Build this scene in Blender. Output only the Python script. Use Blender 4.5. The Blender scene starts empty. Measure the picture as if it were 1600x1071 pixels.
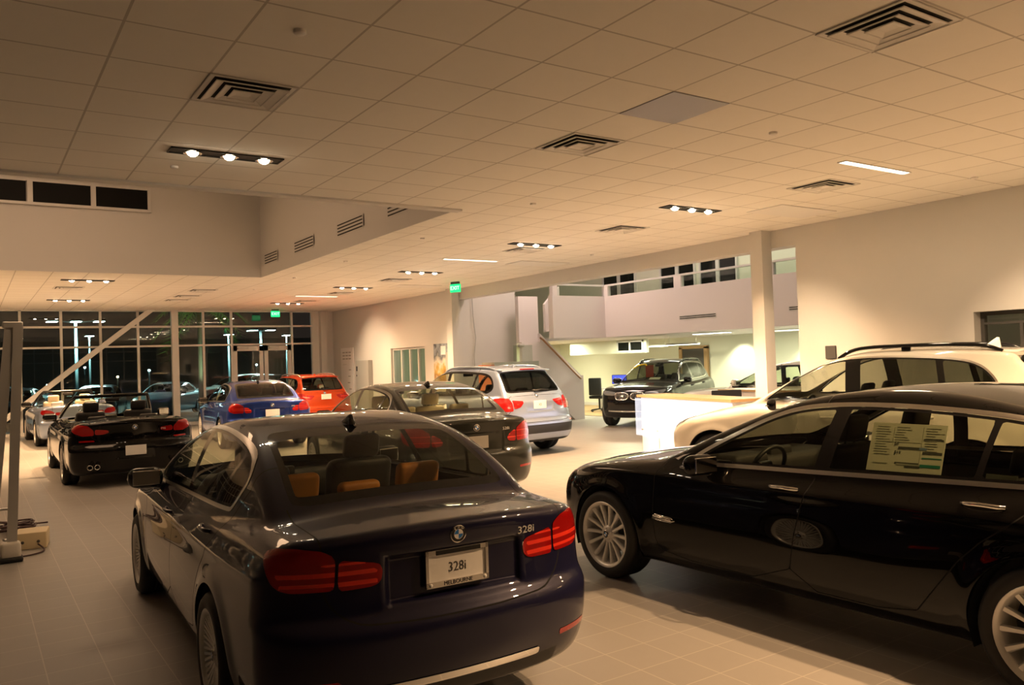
import bpy, math, random
import numpy as np
random.seed(7)
SC = bpy.context.scene
COL = SC.collection
PI = math.pi
# ------------------------------------------------------------------ materials
MATS = {}
def lin(c):
    return tuple((v/12.92 if v <= .04045 else ((v+.055)/1.055)**2.4) for v in c)
def mat(name, col=(.8,.8,.8), rough=.5, metal=0., coat=0., coatr=.03, emit=None, es=0., spec=.5, trans=0., ior=1.45, coatior=1.5):
    if name in MATS: return MATS[name]
    m = bpy.data.materials.new(name); m.use_nodes = True
    b = m.node_tree.nodes['Principled BSDF']
    b.inputs['Base Color'].default_value = (*col, 1)
    b.inputs['Roughness'].default_value = rough
    b.inputs['Metallic'].default_value = metal
    b.inputs['Specular IOR Level'].default_value = spec
    b.inputs['Coat Weight'].default_value = coat
    b.inputs['Coat Roughness'].default_value = coatr
    b.inputs['IOR'].default_value = ior; b.inputs['Coat IOR'].default_value = coatior
    b.inputs['Transmission Weight'].default_value = trans
    if emit:
        b.inputs['Emission Color'].default_value = (*emit, 1)
        b.inputs['Emission Strength'].default_value = es
    MATS[name] = m
    return m
def glass(name, tint=(.6,.65,.6), refl=1.0):
    """a thin pane: tinted see-through body with a mirror-like surface that strengthens at grazing angles"""
    if name in MATS: return MATS[name]
    m = bpy.data.materials.new(name); m.use_nodes = True
    nt = m.node_tree; nt.nodes.clear()
    o = nt.nodes.new('ShaderNodeOutputMaterial'); mx = nt.nodes.new('ShaderNodeMixShader')
    t = nt.nodes.new('ShaderNodeBsdfTransparent'); g = nt.nodes.new('ShaderNodeBsdfGlossy')
    fr = nt.nodes.new('ShaderNodeFresnel'); 
    ge = nt.nodes.new('ShaderNodeNewGeometry'); io = nt.nodes.new('ShaderNodeMapRange'); io.inputs['To Min'].default_value = 1.5; io.inputs['To Max'].default_value = 1/1.5
    nt.links.new(ge.outputs['Backfacing'], io.inputs['Value']); nt.links.new(io.outputs[0], fr.inputs['IOR'])
    mu = nt.nodes.new('ShaderNodeMath'); mu.operation = 'MULTIPLY'; mu.inputs[1].default_value = refl; mu.use_clamp = True
    t.inputs['Color'].default_value = (*tint, 1); g.inputs['Roughness'].default_value = .01
    nt.links.new(fr.outputs[0], mu.inputs[0]); nt.links.new(mu.outputs[0], mx.inputs[0])
    nt.links.new(t.outputs[0], mx.inputs[1]); nt.links.new(g.outputs[0], mx.inputs[2]); nt.links.new(mx.outputs[0], o.inputs[0])
    MATS[name] = m
    return m
def paint(name, col, metal=.35, rough=.38):
    return mat(name, col, rough, metal, coat=1., coatr=.02, spec=.12 if metal > 0 else .02, coatior=1.40)
# ------------------------------------------------------------------ mesh helpers
class MB:
    def __init__(s): s.v = []; s.f = []; s.m = []
    def add(s, v, f, m=0):
        o = len(s.v); s.v += [tuple(map(float, p)) for p in v]
        s.f += [tuple(int(i)+o for i in q) for q in f]; s.m += [m]*len(f)
        return s
    def box(s, lo, hi, m=0):
        (a,b,c),(d,e,g) = lo, hi
        return s.add([(a,b,c),(d,b,c),(d,e,c),(a,e,c),(a,b,g),(d,b,g),(d,e,g),(a,e,g)],
                     [(0,3,2,1),(4,5,6,7),(0,1,5,4),(1,2,6,5),(2,3,7,6),(3,0,4,7)], m)
    def rbox(s, c, h, r, m=0, n=4, M=None):
        """rounded box, half sizes h, corner radius r"""
        h = np.array(h, float); r = min(r, *h*.999)
        vs, fs = [], []
        for ax in range(3):
            for sg in (-1, 1):
                o = len(vs); a, b = (ax+1)%3, (ax+2)%3
                ts = np.concatenate([-1+.5*(1-np.cos(np.linspace(0,PI/2,n)))*0+np.linspace(0,1,n)*1e-9, [0]])
                def ticks(hh):
                    k = np.linspace(0, 1, n)
                    return np.concatenate([-hh+r*(1-np.cos(k*PI/2))*0+r*k, (hh-r*k)[::-1]])
                A, B = ticks(h[a]), ticks(h[b])
                for p in A:
                    for q in B:
                        v = np.zeros(3); v[ax] = sg*h[ax]; v[a] = p; v[b] = q
                        k = np.clip(v, -(h-r), h-r); d = v-k; L = np.linalg.norm(d)
                        vs.append(k+d/L*r if L > 1e-9 else v)
                nA, nB = len(A), len(B)
                for i in range(nA-1):
                    for j in range(nB-1):
                        f = (o+i*nB+j, o+(i+1)*nB+j, o+(i+1)*nB+j+1, o+i*nB+j+1)
                        fs.append(f if sg > 0 else f[::-1])
        vs = np.array(vs)
        if M is not None: vs = vs@np.array(M).T
        return s.add(vs+np.array(c), fs, m)
    def tube(s, pts, r, m=0, n=8, closed=False, cap=True):
        P = np.array(pts, float); k = len(P)
        rr = np.full(k, r) if np.isscalar(r) else np.array(r)
        vs, fs = [], []
        up = None
        for i in range(k):
            t = (P[(i+1)%k]-P[i-1]) if closed else P[min(i+1,k-1)]-P[max(i-1,0)]
            t = t/(np.linalg.norm(t)+1e-12)
            if up is None:
                up = np.array([0,0,1.]) if abs(t[2]) < .9 else np.array([1.,0,0])
            a = np.cross(t, up); a /= np.linalg.norm(a)+1e-12; b = np.cross(a, t); up = b
            for j in range(n):
                q = 2*PI*j/n; vs.append(P[i]+rr[i]*(math.cos(q)*a+math.sin(q)*b))
        for i in range(k if closed else k-1):
            i2 = (i+1)%k
            for j in range(n):
                fs.append((i*n+j, i*n+(j+1)%n, i2*n+(j+1)%n, i2*n+j)[::-1])
        if cap and not closed:
            fs.append(tuple(range(n))); fs.append(tuple(reversed(range((k-1)*n, k*n))))
        return s.add(vs, fs, m)
    def lathe(s, prof, n=32, m=0, axis='z', c=(0,0,0), closed=False):
        """prof: (radius, height) pairs turned round an axis"""
        vs, fs = [], []; k = len(prof)
        for (r, h) in prof:
            for j in range(n):
                q = 2*PI*j/n; a, b = r*math.cos(q), r*math.sin(q)
                vs.append({'z':(a,b,h),'x':(h,a,b),'y':(b,h,a)}[axis])
        for i in range(k if closed else k-1):
            i2 = (i+1)%k
            for j in range(n):
                fs.append((i*n+j, i*n+(j+1)%n, i2*n+(j+1)%n, i2*n+j))
        return s.add(np.array(vs)+np.array(c), fs, m)
    def prism(s, poly, a0, a1, axis='x', m=0):
        """2D polygon extruded along an axis"""
        k = len(poly); vs = []
        for a in (a0, a1):
            for (p, q) in poly: vs.append({'x':(a,p,q),'y':(p,a,q),'z':(p,q,a)}[axis])
        fs = [tuple(range(k))[::-1], tuple(range(k,2*k))]+[(i,(i+1)%k,k+(i+1)%k,k+i) for i in range(k)]
        return s.add(vs, fs, m)
    def build(s, name, mats, parent=None, smooth=False, loc=None, rz=0., normals=None):
        return mk(name, s.v, s.f, mats, parent, s.m, smooth, loc, rz, normals)
def mk(name, v, f, mats, parent=None, mi=None, smooth=False, loc=None, rz=0., normals=None):
    me = bpy.data.meshes.new(name)
    v = np.asarray(v, float)
    if isinstance(f, np.ndarray) and len(f):
        me.from_pydata([], [], [])
        k = f.shape[1]
        me.vertices.add(len(v)); me.vertices.foreach_set('co', v.ravel())
        me.loops.add(f.size); me.loops.foreach_set('vertex_index', f.ravel().astype(np.int32))
        me.polygons.add(len(f)); me.polygons.foreach_set('loop_start', np.arange(0, f.size, k, dtype=np.int32))
        me.update(calc_edges=True)
    else:
        me.from_pydata([tuple(p) for p in v], [], f)
    if not isinstance(mats, (list, tuple)): mats = [mats]
    for m in mats: me.materials.append(m)
    if mi is not None: me.polygons.foreach_set('material_index', np.asarray(mi, np.int32))
    if smooth: me.polygons.foreach_set('use_smooth', np.ones(len(me.polygons), bool))
    if normals is not None: me.normals_split_custom_set_from_vertices(np.asarray(normals, float).tolist())
    elif smooth == 'auto': me.set_sharp_from_angle(angle=.7)
    me.update()
    o = bpy.data.objects.new(name, me); COL.objects.link(o)
    if parent is not None: o.parent = parent
    if loc is not None: o.location = loc
    if rz: o.rotation_euler = (0, 0, rz)
    return o
def thing(name, label, cat, loc=(0,0,0), rz=0., group=None):
    o = bpy.data.objects.new(name, None); COL.objects.link(o); o.empty_display_size = .2
    o.location = loc; o.rotation_euler = (0,0,rz)
    return tag(o, label, cat, group)
def tag(o, label=None, cat=None, group=None, kind=None):
    if label: o['label'] = label
    if cat: o['category'] = cat
    if group: o['group'] = group
    if kind: o['kind'] = kind
    return o
def struct(o): o['kind'] = 'structure'; return o
def text_mesh(name, body, size, m, parent=None, depth=.002, M=None, loc=(0,0,0), align='CENTER', sx=1.):
    cu = bpy.data.curves.new(name+'_t', 'FONT'); cu.body = body; cu.size = size; cu.extrude = depth
    cu.align_x = align; cu.align_y = 'CENTER'; cu.resolution_u = 2
    t = bpy.data.objects.new(name+'_t', cu); COL.objects.link(t)
    dg = bpy.context.evaluated_depsgraph_get(); dg.update()
    me = bpy.data.meshes.new_from_object(t.evaluated_get(dg))
    bpy.data.objects.remove(t); me.name = name
    n = len(me.vertices); co = np.zeros(n*3); me.vertices.foreach_get('co', co); co = co.reshape(-1,3); co[:,0] *= sx
    if M is not None: co = co@np.array(M).T
    co += np.array(loc); me.vertices.foreach_set('co', co.ravel())
    me.materials.clear(); me.materials.append(m); me.update()
    o = bpy.data.objects.new(name, me); COL.objects.link(o)
    if parent is not None: o.parent = parent
    return o
# ------------------------------------------------------------------ smooth fields
class Cv:
    """smooth 1-D curve through points"""
    def __init__(s, pts, sm=.012):
        p = np.array(sorted(pts), float); x, y = p[:,0], p[:,1]
        h = np.diff(x); d = np.diff(y)/h; n = len(x); m = np.zeros(n)
        m[0], m[-1] = d[0], d[-1]
        for i in range(1, n-1):
            if d[i-1]*d[i] > 0:
                w1, w2 = 2*h[i]+h[i-1], h[i]+2*h[i-1]; m[i] = (w1+w2)/(w1/d[i-1]+w2/d[i])
        N = 2400; s.x = np.linspace(x[0]-.6, x[-1]+.6, N); t = s.x
        i = np.clip(np.searchsorted(x, t)-1, 0, n-2); u = (t-x[i])/h[i]
        v = ((1+2*u)*(1-u)**2*y[i]+u*(1-u)**2*h[i]*m[i]+u*u*(3-2*u)*y[i+1]+u*u*(u-1)*h[i]*m[i+1])
        v = np.where(t < x[0], y[0]+m[0]*(t-x[0]), v); v = np.where(t > x[-1], y[-1]+m[-1]*(t-x[-1]), v)
        dx = s.x[1]-s.x[0]; k = int(3*sm/dx)
        if k > 0:
            g = np.exp(-.5*(np.arange(-k,k+1)*dx/sm)**2); g /= g.sum()
            v = np.convolve(np.pad(v, k, mode='reflect', reflect_type='odd'), g, 'valid')
        s.y = v; s.dy = np.gradient(v, dx)
    def __call__(s, t): return np.interp(t, s.x, s.y)
    def n(s, t): return 1/np.sqrt(1+np.interp(t, s.x, s.dy)**2)
def smax(a, b, k):
    h = np.maximum(k-np.abs(a-b), 0)/k; return np.maximum(a, b)+h*h*k*.25
def smin(a, b, k): return -smax(-a, -b, k)
def chaikin(p, n=2, closed=True):
    p = np.array(p, float)
    for _ in range(n):
        q = np.roll(p, -1, 0)
        if closed: p = np.stack([.75*p+.25*q, .25*p+.75*q], 1).reshape(-1,2)
        else:
            a, b = p[:-1], p[1:]; p = np.concatenate([p[:1], np.stack([.75*a+.25*b, .25*a+.75*b],1).reshape(-1,p.shape[1]), p[-1:]])
    return p
def sdpoly(poly, X, Y):
    """signed distance to a closed polygon, negative inside"""
    P = np.asarray(poly, float); Q = np.roll(P, -1, 0)
    lo, hi = P.min(0)-.25, P.max(0)+.25
    out = np.full(X.shape, .25)
    ix = np.nonzero((X > lo[0])&(X < hi[0])&(Y > lo[1])&(Y < hi[1]))[0]
    if len(ix) == 0: return out
    x, y = X[ix], Y[ix]; d = np.full(len(ix), 1e9); ins = np.zeros(len(ix), bool)
    for (a, b) in zip(P, Q):
        e = b-a; L = e@e+1e-15; t = np.clip(((x-a[0])*e[0]+(y-a[1])*e[1])/L, 0, 1)
        d = np.minimum(d, (x-a[0]-t*e[0])**2+(y-a[1]-t*e[1])**2)
        c = ((a[1] <= y) != (b[1] <= y))
        if c.any() and abs(e[1]) > 1e-12: ins ^= c&(x < a[0]+(y-a[1])*e[0]/(e[1] if abs(e[1]) > 1e-12 else 1e-12))
    d = np.sqrt(d); out[ix] = np.where(ins, -d, d)
    return out
def surfnets(fn, lo, hi, h):
    ax = [np.arange(l, u+h, h) for l, u in zip(lo, hi)]
    nx, ny, nz = map(len, ax)
    G = np.empty((nx,ny,nz), np.float32)
    Yg, Zg = np.meshgrid(ax[1], ax[2], indexing='ij')
    for i in range(0, nx, 12):
        j = min(nx, i+12)
        X = np.broadcast_to(ax[0][i:j,None,None], (j-i,ny,nz)); Y = np.broadcast_to(Yg, (j-i,ny,nz)); Z = np.broadcast_to(Zg, (j-i,ny,nz))
        G[i:j] = fn(X.reshape(-1), Y.reshape(-1), Z.reshape(-1)).reshape(j-i,ny,nz)
    S = G < 0
    C = np.zeros((nx-1,ny-1,nz-1), np.int8)
    for a in (0,1):
        for b in (0,1):
            for c in (0,1): C += S[a:nx-1+a, b:ny-1+b, c:nz-1+c]
    act = np.argwhere((C > 0)&(C < 8)); idx = -np.ones(C.shape, np.int64); idx[tuple(act.T)] = np.arange(len(act))
    acc = np.zeros((len(act),3)); cnt = np.zeros(len(act))
    for d in range(3):
        for a in (0,1):
            for b in (0,1):
                o = np.zeros(3, int); o[(d+1)%3] = a; o[(d+2)%3] = b; e = o.copy(); e[d] = 1
                p, q = act+o, act+e
                f0, f1 = G[tuple(p.T)], G[tuple(q.T)]; m = (f0 < 0) != (f1 < 0)
                t = np.where(m, f0/np.where(m, f0-f1, 1), 0)
                pt = o[None]*1.0+np.zeros((len(act),3)); pt[:,d] += t
                acc[m] += pt[m]; cnt[m] += 1
    V = (act+acc/cnt[:,None])*h+np.array(lo)
    F = []
    for d in range(3):
        a, b = (d+1)%3, (d+2)%3
        sl0 = [slice(None)]*3; sl1 = [slice(None)]*3; sl0[d] = slice(0,-1); sl1[d] = slice(1,None)
        s0, s1 = S[tuple(sl0)], S[tuple(sl1)]
        E = np.argwhere(s0 != s1)
        ok = (E[:,a] > 0)&(E[:,b] > 0)&(E[:,a] < G.shape[a]-1)&(E[:,b] < G.shape[b]-1); E = E[ok]
        out = s0[tuple(E.T)]
        c = []
        for (i, j) in ((-1,-1),(0,-1),(0,0),(-1,0)):
            k = E.copy(); k[:,a] += i; k[:,b] += j; c.append(idx[tuple(k.T)])
        q = np.stack(c, 1); q[~out] = q[~out][:,::-1]; F.append(q)
    F = np.concatenate(F)
    T = np.concatenate([F[:,[0,1,2]], F[:,[0,2,3]]])
    return V, T
def grad(fn, V, e=1.5e-3):
    g = np.empty_like(V)
    for i in range(3):
        d = np.zeros(3); d[i] = e
        g[:,i] = (fn(*(V+d).T)-fn(*(V-d).T))/(2*e)
    return g
def project(fn, V, n=3, cap=.012):
    for _ in range(n):
        g = grad(fn, V); f = fn(*V.T); st = -(f/np.maximum((g*g).sum(1), .05))[:,None]*g
        L = np.linalg.norm(st, axis=1, keepdims=True); V = V+st*np.minimum(1, cap/np.maximum(L, 1e-9))
    return V
class Shell:
    """triangle surface whose triangles carry labels and can be cut along the zero line of any function"""
    def __init__(s, V, T): s.V, s.T = V, T; s.L = np.zeros(len(T), np.int32); s.names = ['body']
    def lid(s, n):
        if n not in s.names: s.names.append(n)
        return s.names.index(n)
    def split(s, f):
        v = f(s.V[:,0], s.V[:,1], s.V[:,2]).astype(float).copy(); v[np.abs(v) < 2e-4] = 2e-4
        n = v < 0; t = n[s.T]; c = t.sum(1); mix = (c > 0)&(c < 3)
        if mix.any():
            M = s.T[mix]; lab = s.L[mix]; tm = t[mix]; c = c[mix]
            lone = np.where(c == 1, tm.argmax(1), (~tm).argmax(1)); r = np.arange(len(M))
            a, b, d = M[r,lone], M[r,(lone+1)%3], M[r,(lone+2)%3]
            E = np.concatenate([np.stack([a,b],1), np.stack([a,d],1)]); Es = np.sort(E, 1)
            key = Es[:,0]*(len(s.V)+1)+Es[:,1]; u, fi, inv = np.unique(key, return_index=True, return_inverse=True)
            p, q = Es[fi,0], Es[fi,1]; w = (v[p]/(v[p]-v[q]))[:,None]
            nv = s.V[p]*(1-w)+s.V[q]*w; o = len(s.V); s.V = np.concatenate([s.V, nv]); v = np.concatenate([v, np.zeros(len(nv))])
            k = len(M); ab, ad = o+inv[:k], o+inv[k:]
            nt = np.concatenate([np.stack([a,ab,ad],1), np.stack([ab,b,d],1), np.stack([ab,d,ad],1)])
            s.T = np.concatenate([s.T[~mix], nt]); s.L = np.concatenate([s.L[~mix], lab, lab, lab])
        return v[s.T].sum(1) < 0
    def label(s, name, f, over=('body',)):
        ins = s.split(f); ok = np.isin(s.L, [s.lid(n) for n in over if n in s.names]); s.L[ins&ok] = s.lid(name)
    def drop(s, f):
        ins = s.split(f); s.T, s.L = s.T[~ins], s.L[~ins]
    def piece(s, names, side=0):
        ids = [s.names.index(n) for n in names if n in s.names]
        m = np.isin(s.L, ids)
        if side: m &= (s.V[s.T][:,:,0].mean(1)*side > 0)
        t = s.T[m]; u, inv = np.unique(t, return_inverse=True)
        return u, inv.reshape(-1,3), s.L[m]
# ------------------------------------------------------------------ car shapes (y forward, origin between the axles on the floor)
SED = dict(
 top=[(2.3,.60),(2.17,.71),(2.0,.80),(1.6,.895),(1.1,.965),(.8,1.0),(.2,1.0),(-.8,1.02),(-1.5,1.05),(-1.85,1.066),(-2.15,1.058),(-2.40,1.045),(-2.6,1.04)],
 crown=.075, yf=[(.15,2.02),(.25,2.12),(.4,2.18),(.55,2.19),(.65,2.175),(.75,2.12),(.9,2.0)],
 yr=[(.15,-2.25),(.25,-2.38),(.35,-2.445),(.47,-2.48),(.585,-2.49),(.635,-2.475),(.685,-2.435),(.8,-2.425),(.93,-2.43),(1.0,-2.438),(1.04,-2.45),(1.08,-2.46)],
 W=[(-2.5,.85),(-2.2,.87),(-1.8,.887),(-1.4,.90),(-.8,.902),(0,.90),(.8,.90),(1.4,.90),(1.8,.88),(2.2,.82)],
 s=[(.1,-.15),(.2,-.065),(.28,-.03),(.4,-.008),(.55,0),(.68,-.004),(.80,-.013),(.838,-.010),(.87,-.028),(.95,-.062),(1.05,-.13),(1.2,-.3)],
 nf=(.10,.22), nr=(.11,.13), ks=.09, ke=.15, kr=.07,
 yw=[(.85,1.32),(1.0,.99),(1.1,.78),(1.2,.56),(1.3,.32),(1.4,.03),(1.5,-.4)], cw=.13,
 yrw=[(.9,-2.22),(1.05,-1.96),(1.15,-1.79),(1.25,-1.59),(1.35,-1.34),(1.43,-1.04),(1.52,-.5)], cr=.10,
 roof=[(1.2,1.29),(.4,1.405),(0,1.455),(-.4,1.48),(-.8,1.478),(-1.2,1.44),(-1.8,1.31)], rc=.085,
 gW=[(.8,.85),(.95,.815),(1.05,.785),(1.15,.748),(1.25,.70),(1.35,.64),(1.45,.56)], gt=(-.9,.075,.6,.06), kg=.06, kb=.03, zb=.19, gz=.86)
SUV = dict(
 top=[(2.3,.82),(2.18,.93),(2.0,.995),(1.6,1.045),(1.1,1.085),(.85,1.10),(.2,1.08),(-.8,1.10),(-1.5,1.13),(-2.1,1.15),(-2.5,1.15)],
 crown=.075, yf=[(.2,2.05),(.3,2.16),(.45,2.22),(.65,2.235),(.8,2.215),(.9,2.18),(1.0,2.11),(1.1,2.0)],
 yr=[(.2,-2.18),(.33,-2.30),(.42,-2.35),(.56,-2.37),(.63,-2.36),(.68,-2.31),(.8,-2.295),(.92,-2.27),(.98,-2.25),(1.05,-2.19),(1.15,-2.14),(1.3,-2.06)],
 W=[(-2.5,.88),(-2.2,.90),(-1.8,.92),(-1.4,.935),(-.8,.935),(0,.93),(.8,.93),(1.4,.935),(1.8,.915),(2.2,.86)],
 s=[(.15,-.13),(.25,-.05),(.33,-.025),(.45,-.008),(.62,0),(.78,-.004),(.88,-.014),(.96,-.032),(1.05,-.066),(1.15,-.12),(1.3,-.25)],
 nf=(.10,.20), nr=(.05,.13), ks=.10, ke=.15, kr=.10,
 yw=[(.95,1.22),(1.08,1.0),(1.2,.78),(1.35,.49),(1.5,.18),(1.6,-.07),(1.7,-.4)], cw=.13,
 yrw=[(.9,-2.25),(1.05,-2.19),(1.15,-2.13),(1.3,-2.02),(1.45,-1.89),(1.52,-1.83),(1.56,-1.84),(1.62,-1.86),(1.7,-1.86)], cr=.07,
 roof=[(1.2,1.50),(.4,1.60),(0,1.645),(-.4,1.662),(-.9,1.66),(-1.4,1.64),(-1.85,1.615),(-2.2,1.59)], rc=.07,
 gW=[(.9,.85),(1.05,.80),(1.15,.775),(1.3,.725),(1.45,.67),(1.55,.625),(1.7,.54)], gt=(-.9,.05,.6,.05), kg=.06, kb=.03, zb=.24, gz=.96)
def make_field(B, green=True, recess=None, flare=None):
    c = {k: Cv(B[k]) for k in ('top','yf','yr','W','s','yw','yrw','roof','gW')}
    g0, ga, g1, gb = B['gt']
    def F(x, y, z):
        X = np.abs(x); x2 = x*x
        f = smax(((z-c['top'](y))+B['crown']*x2)*c['top'].n(y), X-c['W'](y)-c['s'](z)-(flare(y, z) if flare else 0), B['ks'])
        xe = X/.85; e2, e6 = xe**2, xe**6
        f = smax(f, (y-c['yf'](z)+B['nf'][0]*e2+B['nf'][1]*e6)*c['yf'].n(z), B['ke'])
        f = smax(f, (c['yr'](z)-y+B['nr'][0]*e2+B['nr'][1]*e6)*c['yr'].n(z), B['kr'])
        f = smax(f, B['zb']-z, .08)
        if green:
            g = smax((z-c['roof'](y)+B['rc']*x2)*c['roof'].n(y), (y-c['yw'](z)+B['cw']*x2)*c['yw'].n(z), B['kg']*2)
            g = smax(g, (c['yrw'](z)-y+B['cr']*x2)*c['yrw'].n(z), B['kg']*1.6)
            ta = ga*np.clip((g0-y)/1., 0, 1.5)**2+gb*np.clip((y-g1)/.6, 0, 1.5)**2
            g = smax(g, (X-c['gW'](z)+ta)*.93, B['kg']); g = smax(g, B['gz']-z, .05)
            f = smin(f, g, B['kb'])
        if recess is not None:
            (zc, hw, hz, yb, dep) = recess
            q = np.maximum(np.maximum(X-hw, np.abs(z-zc)-hz), y-(yb+dep))
            f = smax(f, -q, .04)
        return f
    return F, c
EMB = None
def emblem(parent, loc, n, r=.041, up=(0,0,1), name='emblem'):
    """round badge: bright rim, black ring with letters, quartered blue and white centre"""
    n = np.array(n, float); n /= np.linalg.norm(n); u = np.array(up, float); u = u-n*(u@n); u /= np.linalg.norm(u); a = np.cross(u, n)
    R = np.stack([a, u, n], 1); b = MB()
    def ring(r0, r1, z0, z1, m, q0=0, q1=2*PI, k=28):
        vs = []; 
        for i in range(k+1):
            q = q0+(q1-q0)*i/k
            vs += [(r0*math.cos(q), r0*math.sin(q), z0), (r1*math.cos(q), r1*math.sin(q), z1)]
        b.add(np.array(vs)@R.T+np.array(loc), [(2*i, 2*i+1, 2*i+3, 2*i+2) for i in range(k)], m)
    ring(.9*r, r, .005, .003, 0); ring(r, r, .003, -.012, 0); ring(.58*r, .9*r, .006, .005, 1); ring(.54*r, .58*r, .0065, .0065, 0)
    for i in range(4): ring(0, .54*r, .0062, .0062, 2 if i%2 else 3, i*PI/2, (i+1)*PI/2, 8)
    o = b.build(name, [M_CHROME, M_BLACK, M_BLUE, M_WHITE], parent)
    if r > .04:
        for ch, q in (('B', 2.2), ('M', PI/2), ('W', .94)):
            rot = q-PI/2; A = np.array([[math.cos(rot),-math.sin(rot),0],[math.sin(rot),math.cos(rot),0],[0,0,1]])
            p = np.array([.74*r*math.cos(q), .74*r*math.sin(q), .0065])
            text_mesh('letter', ch, .36*r, M_CHROME, o, .0004, R@A, R@p+np.array(loc))
    return o
def wheel_mesh(R, rr, w, ns, style):
    """tyre and rim turned round the x axis, outer face towards +x"""
    t = MB(); h = w/2
    t.lathe([(rr-.01,-h+.01),(rr+.006,-h),(rr+.03,-h-.004),(R-.03,-h-.002),(R-.008,-h+.018),(R,-h+.04),(R,-.016),(R-.006,-.013),(R-.006,-.007),(R,-.004),(R,.004),(R-.006,.007),(R-.006,.013),(R,.016),(R,h-.04),(R-.008,h-.018),(R-.03,h+.002),(rr+.03,h+.004),(rr+.006,h),(rr-.01,h-.01)], 56, 0, 'x')
    r = MB()
    r.lathe([(rr-.012,-h+.01),(rr-.03,-h+.02),(rr-.04,0),(rr-.03,h-.03),(rr-.022,h-.012),(rr-.012,h-.004),(rr,h),(rr+.006,h-.004),(rr,h-.012)], 56, 0, 'x')
    zf = h-.03
    r.lathe([(0,zf+.004),(.028,zf+.004),(.034,zf),(.06,zf-.006),(.075,zf-.022),(.078,zf-.06)], 32, 0, 'x')
    def spoke(q0, q1, w0, w1):
        vs = []
        for (rad, q, ww, x) in ((.05, q0, w0, zf-.012), ((.05+rr)/2, (q0+q1)/2, (w0+w1)/2*.92, zf-.002), (rr-.012, q1, w1, h-.016)):
            ca, sa = math.cos(q), math.sin(q); tx, ty = -sa, ca
            for (o, d) in ((-ww,-.012),(-ww*.6,0),(ww*.6,0),(ww,-.012),(ww*.6,-.04),(-ww*.6,-.04)):
                vs.append((x+d, rad*ca+tx*o, rad*sa+ty*o))
        fs = []
        for i in range(2):
            for j in range(6): fs.append((i*6+j, i*6+(j+1)%6, (i+1)*6+(j+1)%6, (i+1)*6+j))
        r.add(vs, fs)
    for i in range(ns):
        q = 2*PI*i/ns
        if style == 'pair':
            d = PI/ns*.55; spoke(q-d*.5, q-d, .010, .012); spoke(q+d*.5, q+d, .010, .012)
        elif style == 'five':
            d = .16; spoke(q-.05, q-d, .018, .016); spoke(q+.05, q+d, .018, .016)
        else: spoke(q, q, .011, .020)
    for i in range(5):
        q = 2*PI*i/5+.3; r.lathe([(0,zf+.001),(.006,zf+.001),(.007,zf-.012)], 8, 1, 'x', (0,.046*math.cos(q),.046*math.sin(q)))
    d = MB(); d.lathe([(0,-.02),(.14,-.02),(.15,-.025),(.15,-.04)], 32, 0, 'x')
    return t, r, d
WCACHE = {}
def wheels(car, name, pos, R, rr, w, ns, style, rimmat, steer=0.):
    key = (R, rr, w, ns, style, rimmat.name)
    for (x, y, st) in pos:
        if key not in WCACHE:
            t, r, d = wheel_mesh(R, rr, w, ns, style)
            tw = t.build('wheel', M_RUBBER, car, True); rm = r.build('rim', [rimmat, M_CHROME], tw, 'auto'); ds = d.build('brake_disc', M_STEEL, tw, True)
            em = emblem(tw, (w/2-.024,0,0), (1,0,0), .03, (0,0,1), 'hub_emblem')
            WCACHE[key] = [tw, rm, ds, em]
        else:
            src = WCACHE[key]; tw = src[0].copy(); COL.objects.link(tw); tw.parent = car
            for q in src[1:]:
                k = q.copy(); COL.objects.link(k); k.parent = tw
        tw.location = (x, y, R); tw.rotation_euler = (0, 0, st+(PI if x < 0 else 0))
def seat_set(car, B, sc, m, m2, rows, rear_heads=3, xs=.37):
    sx, sy, sz = sc
    for k, yy in enumerate(rows):
        for s in (-1, 1):
            b = MB(); x = s*xs*sx
            b.rbox((x, yy+.05, .46*sz), (.24,.26,.09), .06, n=3)
            A = np.array([[1,0,0],[0,1,-.26],[0,0,1]])
            b.rbox((x, yy-.27, .78*sz), (.235,.075,.33), .06, n=3, M=A)
            st = b.build('seat', m, car, True)
            h = MB(); h.rbox((x, yy-.39, 1.195*sz), (.13,.05,.085), .04, n=3, M=A)
            h.tube([(x-.05, yy-.36, 1.08*sz),(x-.05,yy-.385,1.15*sz)], .007, 1); h.tube([(x+.05, yy-.36, 1.08*sz),(x+.05,yy-.385,1.15*sz)], .007, 1)
            h.build('headrest', [m, M_CHROME], st, True)
def rounded(p, r):
    p = np.array(p, float); out = []
    for i in range(len(p)):
        a, b, c = p[i-1], p[i], p[(i+1)%len(p)]; u, v = a-b, c-b; lu, lv = np.linalg.norm(u), np.linalg.norm(v)
        ru, rv = min(r, lu*.45), min(r, lv*.45); q0, q1 = b+u/lu*ru, b+v/lv*rv
        out += [q0, .25*q0+.5*b+.25*q1, q1]
    return np.array(out)
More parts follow.
